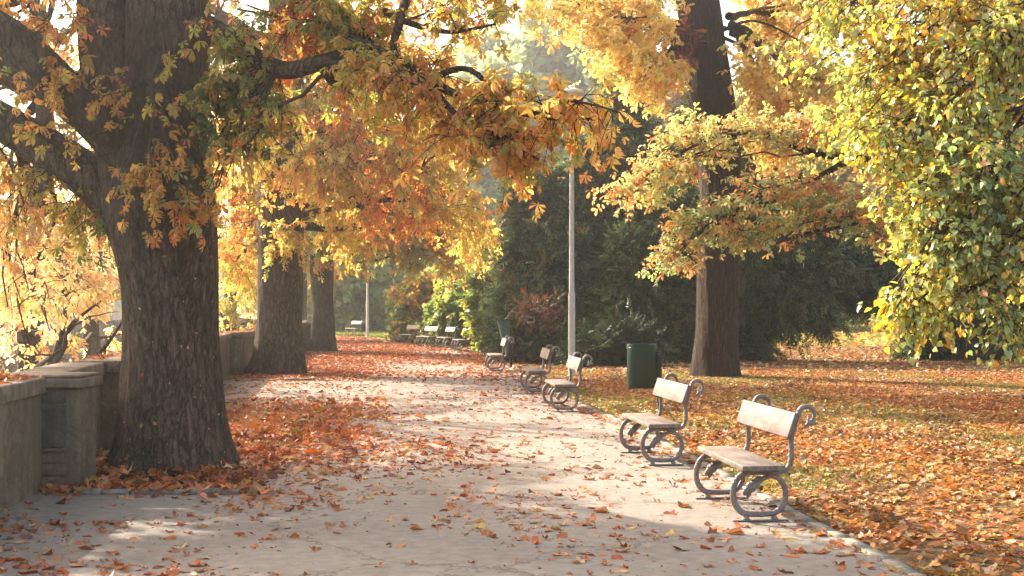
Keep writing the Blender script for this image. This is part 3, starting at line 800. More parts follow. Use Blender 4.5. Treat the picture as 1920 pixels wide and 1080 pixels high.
chestnut(606, 660, 42, 400, -.1, [
    (600, 420, -1, (1.8, 1.5, 1.2), 40), (700, 440, -1.5, (2.0, 1.5, 1.1), 44), (790, 440, -1.5, (1.8, 1.5, 1.0), 40), (870, 470, -1, (1.3, 1.3, .8), 24), (650, 340, 0, (2.2, 2, 1.6), 50), (760, 330, 0, (2.4, 2, 1.6), 50), (520, 400, 1, (1.8, 1.5, 1.8), 36)],
    'third chestnut trunk, slimmer and straight, leaning slightly beyond the second', Yc=50.5, pal='chest_far', leaf=.22, tw=.8,
    high=[(0, 0, 11, (3.8, 3.8, 2.6), 34), (4, -1, 9, (3, 3, 1.8), 24), (-3.5, 0, 10, (3, 3, 2.4), 20)])
chestnut(567, 630, 17, 470, 0, [(560, 440, 0, (2.5, 2, 2), 50), (640, 420, 1, (3.0, 2, 1.8), 50), (480, 440, 0, (3, 2, 2.4), 50), (560, 300, 0, (4, 4, 3.6), 70)],
    'thin hazy grey tree trunk glimpsed between the second and third chestnuts', Yc=68, pal='chest_far', leaf=.32, tw=1.2)

# ------------------------------------------------------------------ trees on the bank below the wall
def bank_tree(X, Y, zb, boughs, label, pal='bank', leaf=.16, r=.35, twist=()):
    t = Tree('riverside_tree', (X, Y, zb), label=label, cat='tree', group='trees growing below the wall')
    trunk_tube(t.B, [(X, Y, zb - .2), (X, Y, zb + 1.5), (X + .3, Y, zb + 3.4), (X + .2, Y, zb + 6), (X + .5, Y, zb + 9.5), (X, Y, zb + 14)], [r * 1.2, r, r * .85, r * .7, r * .5, r * .15], 24, 6, .06, .3, 6, X)
    for (c, rr, ns) in boughs:
        lb = t.limb((X + .2, Y, min(max(c[2] - .4, zb + 2.6), zb + 10)), c, r * .28, r * .07, .12, 9, .09)
        leafmass(t.L, t.T, lb, c, rr, max(4, int(ns * .3)), 5, 5, leaf, PALM_FAR, pal, sub_r=.026, twl=.7, droop=.7, f=.7)
    for q in twist:
        P_ = catmull([W(*p_) for p_ in q], 6)
        t.B.tubes(P_[None], np.linspace(.075, .018, len(P_))[None], 8)
        for k_ in range(4):
            i_ = int(rng.integers(3, len(P_) - 2)); e_ = P_[i_] + rng.normal(size=3) * [.5, .4, .45]
            t.T.tubes(limb_curve(P_[i_], e_, .1, 7, .12)[None], np.linspace(.022, .005, 7)[None], 5)
    t.done(M['bark_chestnut'], M['leaf'])
    return t
SHADE = [((rng.uniform(-14, -8.9), rng.uniform(18.5, 34), rng.uniform(6.5, 10.5)), (rng.uniform(.5, 1.2), rng.uniform(.3, .7), .22), int(rng.integers(6, 12))) for _ in range(26)]  # leaf clumps added to this tree to throw shadow streaks on the path
SHADE = [(np.array(c_), r_, n_) for c_, r_, n_ in SHADE]
bank_tree(-9.6, 26, -4.2, [(W(150, 560, 23), (1.2, 1.4, .7), 22), (W(90, 480, 24), (1.8, 1.8, 1.5), 60), (W(190, 420, 27), (1.5, 2, 1.3), 44), (W(40, 620, 24), (1.2, 1.5, .8), 22), (W(200, 640, 30), (.8, 1.5, .5), 10), (W(60, 330, 26), (2.4, 2, 1.8), 40), (W(-80, 200, 26), (3, 3, 3), 34), (W(150, 200, 28), (2, 2, 2.4), 44)] + SHADE,
    'backlit golden tree just below the wall, twisting branches over the parapet', twist=(((60, 760, 24.5), (90, 700, 24), (118, 655, 23.5), (130, 615, 23), (155, 590, 22.6), (192, 562, 22.4)), ((90, 700, 24), (112, 640, 23.6), (122, 590, 23.4), (118, 545, 23)), ((150, 760, 25), (168, 690, 25), (205, 640, 24.8), (232, 600, 24.6)), ((40, 740, 25), (70, 690, 24), (95, 670, 23), (118, 652, 23))))
bank_tree(-13.5, 42, -4.2, [(W(190, 480, 40), (2.4, 2, 1.8), 50), (W(120, 400, 42), (3, 3, 2.4), 60), (W(215, 560, 40), (1.6, 2, 1.2), 30), (W(60, 530, 42), (2.6, 2, 2), 40), (W(130, 270, 42), (3.6, 3, 2.6), 60)],
    'pale golden tree behind the nearest riverside tree, washed out by haze', pal='bank', leaf=.22)
bank_tree(-11.2, 52, -4.2, [(W(440, 520, 50), (1.5, 2, 1.6), 44), (W(420, 450, 52), (2.2, 2, 2), 60), (W(470, 600, 54), (1.6, 1.6, .8), 14), (W(400, 580, 52), (1.6, 2, 1), 24), (W(450, 340, 54), (3, 3, 2.6), 60)],
    'yellow green tree beyond the parapet between the first two chestnuts', pal='chest_far', leaf=.22)

# ------------------------------------------------------------------ the oak on the lawn
OX, OY = 4.86, 32.2
t = Tree('oak_tree', (OX, OY), label='tall oak with ridged brown bark standing alone on the leafy lawn', cat='tree')
def PO(px, py, dy=0.0): return W(px, py, OY + dy)
RO = lambda px: px / F * OY
trunk_tube(t.B, [PO(1341, 716), PO(1341, 700), PO(1342, 660), PO(1345, 600), PO(1346, 520), PO(1348, 430), PO(1350, 340), PO(1346, 270), PO(1334, 190), PO(1322, 110), PO(1312, 30), PO(1298, -60), PO(1290, -300), PO(1300, -600)],
           [RO(47), RO(44), RO(41), RO(39.5), RO(38.5), RO(38), RO(38), RO(41), RO(43), RO(42), RO(40), RO(38), RO(26), RO(10)], 60, 9, .04, .16, 8, 3)
# burst of dead leaves on a burr
k = np.array([PO(1292, py, -.4) for py in (60, 80, 95)])
leafmass(t.L, t.T, k, PO(1277, 75, -.5), (.28, .25, .62), 16, 4, 6, .19, OAK, 'dead', t0=0, twl=.25, droop=1.0)
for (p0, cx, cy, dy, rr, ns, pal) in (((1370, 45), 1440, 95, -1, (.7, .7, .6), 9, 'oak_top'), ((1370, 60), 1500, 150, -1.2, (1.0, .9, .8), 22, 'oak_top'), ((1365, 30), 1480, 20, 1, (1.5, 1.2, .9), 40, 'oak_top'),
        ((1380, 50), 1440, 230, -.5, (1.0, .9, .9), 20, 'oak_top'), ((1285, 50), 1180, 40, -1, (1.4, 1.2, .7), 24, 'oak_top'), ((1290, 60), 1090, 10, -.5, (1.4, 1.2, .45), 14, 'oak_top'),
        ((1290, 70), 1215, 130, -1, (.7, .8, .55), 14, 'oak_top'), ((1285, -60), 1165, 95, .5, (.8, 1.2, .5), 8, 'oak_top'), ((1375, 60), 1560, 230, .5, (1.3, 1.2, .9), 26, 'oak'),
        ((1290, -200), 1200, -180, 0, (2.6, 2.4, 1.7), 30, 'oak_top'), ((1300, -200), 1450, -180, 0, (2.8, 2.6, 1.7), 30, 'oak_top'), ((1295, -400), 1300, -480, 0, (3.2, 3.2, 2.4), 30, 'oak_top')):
    c = PO(cx, cy, dy)
    lb = t.limb(PO(*p0), c, RO(8 if cy > -100 else 16), RO(2.2), .04, 9, .07)
    leafmass(t.L, t.T, lb, c, rr, ns, 7, 3, .21, OAKC, pal, sub_r=.02, twl=.55, droop=.45, f=.9, coh=.5)
# twiggy bare boughs to the right of the trunk
for (a_, b_, c_) in (((1335, 45), (1440, 80), (1505, 150)), ((1338, 62), (1430, 110), (1480, 200)), ((1335, 66), (1420, 40), (1540, 100)), ((1440, 80), (1475, 130), (1478, 215))):
    t.B.tubes(catmull([PO(*a_, 0), PO(*b_, -.5), PO(*c_, -.8)], 6)[None], np.linspace(RO(4), RO(1), 13)[None], 7)
t.done(M['bark_oak'], M['leaf'])

# second oak, trunk outside the frame at the right, long low boughs reaching left in front of the first
QX, QY = 10.5, 23.5
t = Tree('oak_tree', (QX, QY), label='oak outside the right edge whose low sprays of orange green leaves cross the picture', cat='tree')
trunk_tube(t.B, [(QX, QY, -.1), (QX, QY, 1.2), (QX - .1, QY, 3), (QX, QY, 6), (QX + .3, QY, 10), (QX, QY, 14)], [.62, .5, .46, .42, .3, .12], 40, 8, .05, .2, 7, 2)
def PQ(px, py, dy=0.0): return W(px, py, QY + dy)
b1 = trunk_tube(t.B, [(QX - .2, QY, 4.9), PQ(1780, 320), PQ(1600, 296), PQ(1520, 285), PQ(1430, 255), PQ(1330, 262), PQ(1240, 310), PQ(1170, 362)], [.16, .11, .075, .06, .042, .03, .02, .008], 14, 6, .08)
b2 = trunk_tube(t.B, [PQ(1600, 296), PQ(1500, 350, -.4), PQ(1420, 390, -.6), PQ(1330, 420, -.8), PQ(1270, 475, -1)], [.06, .045, .032, .02, .006], 10, 6, .08)
b3 = trunk_tube(t.B, [PQ(1780, 320), PQ(1690, 380, -.5), PQ(1600, 420, -.7), PQ(1500, 440, -.8), PQ(1440, 465, -.9)], [.08, .05, .036, .02, .008], 10, 6, .08)
def c2(limb, px, py, dy, r, ns, ntw=6, pal='oak', **k):
    leafmass(t.L, t.T, limb, PQ(px, py, dy), np.array(r) * [1.12, 1.1, .85], int(ns * .66), ntw, 3, .12, OAKC, pal, sub_r=.012, twl=.42, droop=.3, f=1.4, coh=.4, flat=.5, **k)
c2(b1, 1400, 235, 0, (.75, .6, .24), 24)
c2(b1, 1290, 250, 0, (.55, .6, .28), 24)
c2(b1, 1250, 315, 0, (.45, .5, .22), 26)
c2(b1, 1185, 355, 0, (.26, .35, .13), 14)
c2(b1, 1510, 250, 0, (.8, .6, .35), 34)
c2(b1, 1600, 270, 0, (.8, .6, .5), 34)
c2(b2, 1470, 345, -.5, (.6, .5, .25), 26)
c2(b2, 1390, 385, -.7, (.4, .4, .16), 11)
c2(b2, 1300, 415, -.8, (.32, .35, .17), 14)
c2(b2, 1262, 480, -1, (.26, .3, .22), 18)
c2(b3, 1560, 380, -.6, (.8, .5, .35), 36)
c2(b3, 1480, 420, -.7, (.5, .4, .18), 18)
c2(b3, 1410, 440, -.8, (.42, .35, .16), 12)
c2(b3, 1650, 420, -.6, (.6, .5, .3), 22)
for (dx, dy, z, rr, ns) in ((0, 0, 12, (4, 4, 2.5), 60), (-3, 0, 8.6, (2.2, 2.4, 1.2), 34), (3, 0, 8, (3, 3, 2), 30)):
    c = np.array([QX + dx, QY + dy, z]); lb = t.limb((QX, QY, z - 2.4), c, .16, .05)
    leafmass(t.L, t.T, lb, c, rr, ns, 7, 3, .26, OAKC, 'oak', sub_r=.03, twl=.7, droop=.4)
t.done(M['bark_oak'], M['leaf'])

# ------------------------------------------------------------------ linden at the right edge
LX, LY = 7.6, 14.5
t = Tree('linden_tree', (LX, LY), label='linden at the right edge, heart shaped green and yellow leaves hanging low', cat='tree')
trunk_tube(t.B, [(LX, LY, -.1), (LX, LY, 1.2), (LX, LY, 3), (LX - .1, LY, 6), (LX, LY, 9), (LX, LY, 12)], [.4, .33, .3, .26, .18, .06], 32, 8, .05, .25, 6, 1)
def PL(px, py, Y=13.5): return W(px, py, Y)
def c3(px, py, Y, r, ns, ntw=8, z0=None, **k):
    c = PL(px, py, Y)
    lb = t.limb((LX - .1, LY, z0 or c[2] + 1.2), c + np.array([0, 0, .15]), .06, .012, .22, 10, .06)
    leafmass(t.L, t.T, lb, c, r, int(ns * .95), ntw, 6, .060, LIND, 'linden', sub_r=.014, twl=.36, droop=.55, f=1.1, coh=.5, t0=.45, upn=.6, **k)
for (px, py, Y, r, ns) in ((1880, 60, 13, (.75, .7, .55), 34), (1740, 40, 13.5, (.7, .7, .45), 32), (1600, 30, 14.5, (.6, .7, .4), 26), (1510, 90, 15, (.35, .5, .3), 7), (1650, 150, 14, (.6, .7, .4), 30), (1800, 180, 13.2, (.7, .7, .5), 34),
        (1690, 260, 13.6, (.5, .6, .38), 26), (1850, 320, 13, (.7, .7, .5), 28), (1720, 370, 13.4, (.48, .55, .38), 26), (1780, 470, 13, (.5, .55, .4), 30), (1900, 470, 12.8, (.6, .7, .55), 22),
        (1700, 545, 13, (.28, .35, .22), 13), (1830, 570, 12.8, (.42, .45, .22), 12), (1905, 620, 12.6, (.2, .3, .25), 6), (1950, 250, 14.5, (.9, .9, 1.2), 34), (1590, 230, 14.6, (.3, .5, .2), 8), (1780, 300, 15.5, (1.0, .5, 1.0), 18), (1980, 560, 13.5, (.6, .8, .6), 12), (1730, 585, 13, (.3, .3, .12), 8)):
    c3(px, py, Y, r, ns)
for (dx, dy, z, rr, ns) in ((0, 0, 8.5, (3.2, 3.2, 2), 46), (0, 0, 11.5, (2.6, 2.6, 1.6), 30)):
    c = np.array([LX + dx, LY + dy, z]); lb = t.limb((LX, LY, z - 1.5), c, .1, .03)
    leafmass(t.L, t.T, lb, c, rr, ns, 8, 5, .15, LIND, 'linden', sub_r=.02, twl=.6, droop=.8)
t.done(M['bark_oak'], M['linden_leaf'])

# ------------------------------------------------------------------ yews and other dark evergreens
def conifer(name, px, base_py, clumps, label, pal='yew', size=.42, cat='evergreen', group='dark evergreens behind the lawn', Yc=None, r=.22, top=None, up=.25, ntw=6, dens=1.0, nlf=4):
    Y = Yc
    X = (px - CX) / F * Y
    t = Tree(name, (X, Y), label=label, cat=cat, group=group)
    zt = CAMH + (HY - top) / F * Y
    trunk_tube(t.B, [(X, Y, -.1), (X + .05, Y, zt * .3), (X - .06, Y, zt * .6), (X, Y, zt * .97)], [r * 1.2, r * .9, r * .55, .03], 16, 6, .08, .3, 6, px)
    for (cx, cy, dy, rr, ns) in clumps:
        c = W(cx, cy, Y + dy)
        z0 = min(max(c[2] - .5, .3), zt * .95)
        lb = t.limb((X, Y, z0), c, r * .22, .015, .03, 8, .04, 7)
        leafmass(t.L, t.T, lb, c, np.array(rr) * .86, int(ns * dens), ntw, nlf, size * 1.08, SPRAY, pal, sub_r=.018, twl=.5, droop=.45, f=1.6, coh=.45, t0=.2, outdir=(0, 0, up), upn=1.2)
    t.done(M['bark_chestnut'], M['needle'])
    return t
YB = 43.0
def col(x, y0, y1, w0, w1, n, dy=0, ns=24):
    """stack of clumps tapering upward: x px, y0 bottom, y1 top, half-widths in px"""
    out = []
    for i in range(n):
        f = i / max(1, n - 1); wv = (w0 * (1 - f) + w1 * f) / F * YB
        hh = abs(y0 - y1) / F * YB / n * .75
        out.append((x + rng.uniform(-8, 8), y0 + (y1 - y0) * f, dy + rng.uniform(-.3, .3), (wv, wv * .9, hh), int(ns * (wv * .8 + .4))))
    return out
conifer('yew_tree', 1175, 680, col(1175, 620, 190, 95, 40, 8, 0, 30) + col(1120, 600, 300, 60, 22, 5, -.6, 26) + col(1235, 620, 330, 80, 30, 5, -.3, 26), 'tallest dark evergreen, feathery and pointed, right behind the near lamp post', Yc=44, top=170, pal='yew_blue', size=.46)
conifer('yew_tree', 1030, 680, col(1035, 610, 345, 60, 14, 6, 0, 28) + col(975, 600, 360, 48, 12, 5, .4, 26) + col(1085, 620, 340, 45, 14, 5, -.4, 26), 'dark evergreen clump with three small spires left of the near lamp post', Yc=43, top=340, pal='yew_blue', size=.42)
conifer('yew_tree', 1270, 680, col(1265, 640, 400, 75, 50, 5, -.8, 30) + col(1180, 650, 480, 60, 30, 4, -1.4, 26) + [(1200, 655, -2, (.9, .7, .5), 26), (1300, 610, .4, (1.2, .7, .8), 34)], 'bushy dark evergreen with foliage to the ground between lamp post and oak', Yc=42.5, top=380)
conifer('yew_tree', 1410, 680, [(1420, 470, -.5, (1.5, 1.2, 1.1), 62), (1410, 560, 0, (.8, .8, .9), 44), (1405, 640, 0, (.55, .7, .7), 34), (1330, 250, .6, (2.0, 1.4, 1.6), 50), (1500, 540, -.5, (1.2, 1, .7), 42), (1560, 500, -.5, (1.3, 1.1, .8), 46), (1480, 440, 0, (1.6, 1.2, 1), 54), (1620, 545, -.4, (1.0, .9, .4), 24), (1640, 500, 0, (1.2, 1, .8), 38), (1440, 350, .6, (1.8, 1.4, 1.3), 54), (1600, 430, .6, (1.8, 1.2, 1), 46), (1540, 590, -.4, (.8, .5, .2), 7), (1480, 585, -.4, (.6, .5, .3), 10)],
        'spreading yew behind the oak, dark limbs reaching right over a sunlit gap', Yc=42, top=330, r=.3, up=-.05)
conifer('yew_tree', 1770, 680, [(1760, 640, 0, (1.5, 1.2, .55), 44), (1725, 620, -.3, (.5, .9, .55), 20), (1840, 620, 0, (1.4, 1.2, .8), 44), (1760, 540, 0, (1.9, 1.4, 1.2), 66), (1680, 480, .4, (1.2, 1.2, 1), 44), (1850, 500, .5, (2, 1.6, 1.4), 60), (1930, 600, .5, (1.6, 1.4, 1.2), 44), (1750, 400, 1, (2.4, 1.6, 1.6), 50), (1900, 380, 1, (2.4, 1.6, 1.6), 44)],
        'low dark yew at the right under the linden leaves, beside the sunlit gap', Yc=43, top=420, up=0)
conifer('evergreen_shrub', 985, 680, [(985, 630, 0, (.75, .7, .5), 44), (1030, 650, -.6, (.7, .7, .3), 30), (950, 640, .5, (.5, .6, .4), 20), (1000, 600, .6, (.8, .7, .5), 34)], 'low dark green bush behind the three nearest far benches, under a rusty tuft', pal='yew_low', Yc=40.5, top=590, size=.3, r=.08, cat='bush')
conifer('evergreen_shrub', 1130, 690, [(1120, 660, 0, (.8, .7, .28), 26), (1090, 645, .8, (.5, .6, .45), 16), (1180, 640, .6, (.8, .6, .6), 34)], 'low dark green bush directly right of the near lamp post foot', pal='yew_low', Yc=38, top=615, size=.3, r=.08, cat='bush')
conifer('red_shrub', 1005, 680, [(1000, 580, -.4, (.4, .3, .16), 6), (1035, 602, -.5, (.2, .2, .28), 4)], 'rusty red dead twigs sticking out of the dark bushes left of the lamp post', Yc=40, top=575, size=.24, r=.05, pal='redtwig', cat='bush', group=None)

# ------------------------------------------------------------------ broadleaf shrubs behind the far benches
def shrub(name, px, Y, clumps, label, pal, size=.22, cat='shrub', group='shrubs behind the far benches', mat='leaf', tm=SIMC, zb=0.0, r=.06, twl=.6, tr=None):
    X = (px - CX) / F * Y
    t = Tree(name, (X, Y, zb), label=label, cat=cat, group=group)
    if tr:
        trunk_tube(t.B, [(X, Y, zb - .3), (X, Y, zb + tr * .3), (X + .3, Y, zb + tr * .6), (X, Y, zb + tr)], [r * 1.2, r, r * .7, r * .2], 14, 6, .08, .3, 6, px)
    for (cx, cy, dy, rr, ns) in clumps:
        c = W(cx, cy, Y + dy)
        lb = t.limb((X + rng.uniform(-.2, .2), Y, zb if not tr else max(zb + 1.5, c[2] - 2.5)), c, r * (.5 if tr else 1), r * .12, .1, 8, .06, 6)
        leafmass(t.L, t.T, lb, c, rr, ns, 6, 4, size, tm, pal, sub_r=.02 * size / .22, twl=twl, droop=.3, f=1.0, coh=.5, t0=.3, upn=.8)
    t.done(M['bark_chestnut'], M[mat])
    return t
shrub('garden_shrub', 790, 63, [(790, 590, 0, (1.1, 1.2, .9), 44), (770, 560, 0, (.8, 1, .7), 30), (800, 545, 0, (1, 1, .7), 34), (765, 610, -.5, (.5, .7, .5), 20), (820, 610, 0, (1, 1, .7), 34)], 'yellow and orange shrub behind the two leftmost grouped benches', 'shrub_yellow')
shrub('garden_shrub', 870, 58, [(860, 580, 0, (1, 1.1, .9), 40), (835, 600, .5, (.8, .7, .5), 26), (890, 600, 0, (1, 1, .8), 40), (880, 545, .5, (1, 1, .7), 34)], 'green and yellow shrub behind the closest pair of grouped benches', 'shrub_green')
shrub('garden_shrub', 925, 50, [(920, 560, 0, (.8, .9, .9), 34), (935, 610, 0, (.7, .8, .7), 34), (960, 540, .5, (.7, .8, .6), 26)], 'dark green shrub beside the tapered litter bin', 'shrub_green')
shrub('garden_shrub', 960, 72, [(920, 520, 0, (1.6, 1.5, 1.4), 44), (980, 500, 0, (1.6, 1.4, 1.2), 44), (960, 560, 0, (1.2, 1, 1), 30), (840, 520, 0, (1.2, 1, 1), 30)], 'bright yellow green shrub lit through behind the dark evergreens', 'shrub_yellow', size=.26)

# ------------------------------------------------------------------ distant trees
def far_tree(px, Y, h, wd, pal, label, size=.7, dens=1.0, zb=0.0, group='distant trees in the haze'):
    X = (px - CX) / F * Y
    t = Tree('distant_tree', (X, Y, zb), label=label, cat='tree', group=group)
    trunk_tube(t.B, [(X, Y, zb - .3), (X, Y, zb + h * .3), (X + .3, Y, zb + h * .6), (X, Y, zb + h * .9)], [.4, .32, .2, .05], 12, 5, .06, .3, 6, px)
    nC = 9
    for i in range(nC):
        an = rng.uniform(0, 6.28); f = (i + .5) / nC
        rad = wd * (.62 * math.sin(PI * (.12 + .8 * f)) ** .7) * rng.uniform(.5, 1)
        c = np.array([X + math.cos(an) * rad, Y + math.sin(an) * rad, zb + h * (.12 + .82 * f)])
        lb = t.limb((X, Y, max(zb + .5, c[2] - h * .1)), c, .14, .03, .05, 7, .05, 6)
        leafmass(t.L, t.T, lb, c, (wd * .5, wd * .5, h * .13), int(26 * dens), 6, 4, size, SIMC, pal, sub_r=.05, twl=1.4, droop=.3, f=.4, coh=.5, sides=3)
    t.done(M['bark_chestnut'], M['leaf'])
i = 0
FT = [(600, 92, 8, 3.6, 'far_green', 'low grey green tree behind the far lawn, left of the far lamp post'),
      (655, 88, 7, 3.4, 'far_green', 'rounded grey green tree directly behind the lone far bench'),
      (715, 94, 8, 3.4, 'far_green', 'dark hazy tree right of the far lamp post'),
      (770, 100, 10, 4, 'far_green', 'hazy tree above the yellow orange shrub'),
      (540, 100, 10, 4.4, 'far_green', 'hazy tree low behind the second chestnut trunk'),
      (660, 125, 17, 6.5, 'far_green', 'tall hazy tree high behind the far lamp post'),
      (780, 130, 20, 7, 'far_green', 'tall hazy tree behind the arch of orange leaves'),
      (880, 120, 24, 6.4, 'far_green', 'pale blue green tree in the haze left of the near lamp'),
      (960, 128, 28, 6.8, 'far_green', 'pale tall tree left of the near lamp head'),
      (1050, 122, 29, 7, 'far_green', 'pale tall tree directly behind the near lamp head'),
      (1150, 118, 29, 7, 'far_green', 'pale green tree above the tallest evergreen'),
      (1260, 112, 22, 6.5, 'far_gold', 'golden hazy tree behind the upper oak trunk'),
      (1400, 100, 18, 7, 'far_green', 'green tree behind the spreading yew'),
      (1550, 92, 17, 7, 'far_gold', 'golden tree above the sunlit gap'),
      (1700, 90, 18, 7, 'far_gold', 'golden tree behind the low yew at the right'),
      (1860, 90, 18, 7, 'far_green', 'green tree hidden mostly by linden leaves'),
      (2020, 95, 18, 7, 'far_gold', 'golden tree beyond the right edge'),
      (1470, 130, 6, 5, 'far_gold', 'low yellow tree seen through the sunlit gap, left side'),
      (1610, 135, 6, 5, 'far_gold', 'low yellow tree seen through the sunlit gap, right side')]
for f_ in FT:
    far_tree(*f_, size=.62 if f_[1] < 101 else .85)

# ------------------------------------------------------------------ parapet wall
def wallseg(acc, p, q, z0, z1, inner=0.0, w=.42, end=0.0):
    p = np.array(p); q = np.array(q); d = (q - p) / np.linalg.norm(q - p); nrm = np.array([-d[1], d[0]])   # nrm points left (outward)
    if nrm[0] > 0: nrm = -nrm
    a_ = p - d * end - nrm * inner; b_ = q + d * end - nrm * inner
    acc.prism([a_, b_, b_ + nrm * (w + 2 * inner), a_ + nrm * (w + 2 * inner)], z0, z1)
wl = empty('stone_wall', (-4.3, 12.0, 0), label='weathered plaster parapet wall with leaf strewn coping along the left of the path', cat='wall')
org = (-4.3, 12.0, 0)
segs = [((-3.05, -2.0), (-3.75, 6.0)), ((-3.75, 6.0), (-4.33, 12.3)), ((-4.42, 12.7), (-4.78, 15.5)), ((-4.75, 15.94), (-6.95, 32.9)), ((-6.85, 33.2), (-7.0, 36.8)), ((-7.0, 36.8), (-8.5, 53.0)), ((-8.5, 53.4), (-10.0, 66.0)), ((-10.0, 66.0), (-22.0, 67.0))]
def finish(acc, name, mat, parent, org, bev=.012):
    o = acc.build(name, mat, parent, org, color=False)
    if bev:
        mod = o.modifiers.new('bevel', 'BEVEL'); mod.width = bev; mod.segments = 2; mod.limit_method = 'ANGLE'
    return o
for (p, q) in segs:
    a = Acc(); wallseg(a, p, q, -4.4, .9); finish(a, 'wall_panel', M['plaster'], wl, org)
    a = Acc()
    L = math.dist(p, q); nn = max(1, round(L / 1.6))
    P_, Q_ = np.array(p), np.array(q)
    for i in range(nn):
        s0 = P_ + (Q_ - P_) * i / nn; s1 = P_ + (Q_ - P_) * ((i + 1) / nn - .006)
        wallseg(a, s0, s1, .902, 1.05 + rng.uniform(-.008, .008), inner=.045)
    finish(a, 'coping', M['coping'], wl, org, .015)
# step where the wall jogs behind the trunk
a = Acc(); a.prism([(-4.86, 15.52), (-4.1, 15.52), (-4.1, 15.93), (-4.86, 15.93)], -.2, .93); finish(a, 'pillar', M['plaster'], wl, org)
a = Acc(); a.prism([(-4.9, 15.47), (-4.05, 15.47), (-4.05, 15.98), (-4.9, 15.98)], .932, 1.07); finish(a, 'coping', M['coping'], wl, org)
def pillar(x0, x1, y0, y1, near=False):
    a = Acc(); a.box(x0, x1, y0 + (.03 if near else 0), y1, -.1, .95); pl = finish(a, 'pillar', M['plaster'], wl, org, .03 if near else .012)
    a = Acc(); a.box(x0 - .03, x1 + .05, y0 - .05, y1 + .05, .952, 1.04); a.box(x0 - .0, x1 + .02, y0 - .02, y1 + .02, 1.041, 1.075)
    finish(a, 'pillar_cap', M['coping'], pl, org, .025)
    return pl
pn = pillar(-4.47, -3.98, 12.25, 12.78, True)
# exposed stone blocks where the plaster has fallen off the near pillar
a = Acc()
a.box(-4.43, -4.10, 12.262, 12.30, .40, .80)
a.box(-4.41, -4.11, 12.255, 12.30, .815, .93)
finish(a, 'exposed_stone', M['dark_stone'], pn, org, .012)
a = Acc()
a.box(-4.42, -4.12, 12.250, 12.30, .02, .13); a.box(-4.43, -4.10, 12.264, 12.30, .145, .25); a.box(-4.41, -4.13, 12.256, 12.30, .265, .355)
finish(a, 'exposed_brick', M['old_brick'], pn, org, .012)
a = Acc()      # ragged plaster lip
lip = catmull([(-4.44, 12.262, .78), (-4.40, 12.258, .70), (-4.42, 12.255, .60), (-4.405, 12.256, .52), (-4.43, 12.256, .45), (-4.38, 12.252, .39), (-4.30, 12.252, .372), (-4.22, 12.25, .385), (-4.15, 12.252, .37), (-4.10, 12.255, .40)], 4)
a.tubes(lip[None], (.016 + .006 * np.sin(np.arange(len(lip)) * 1.3))[None], 7); a.build('plaster_edge', M['plaster'], pn, org, smooth=True, color=False)
pillar(-7.13, -6.68, 32.7, 33.25)
pillar(-8.5, -8.04, 53.0, 53.5)
pillar(-6.98, -6.52, 36.6, 37.1)

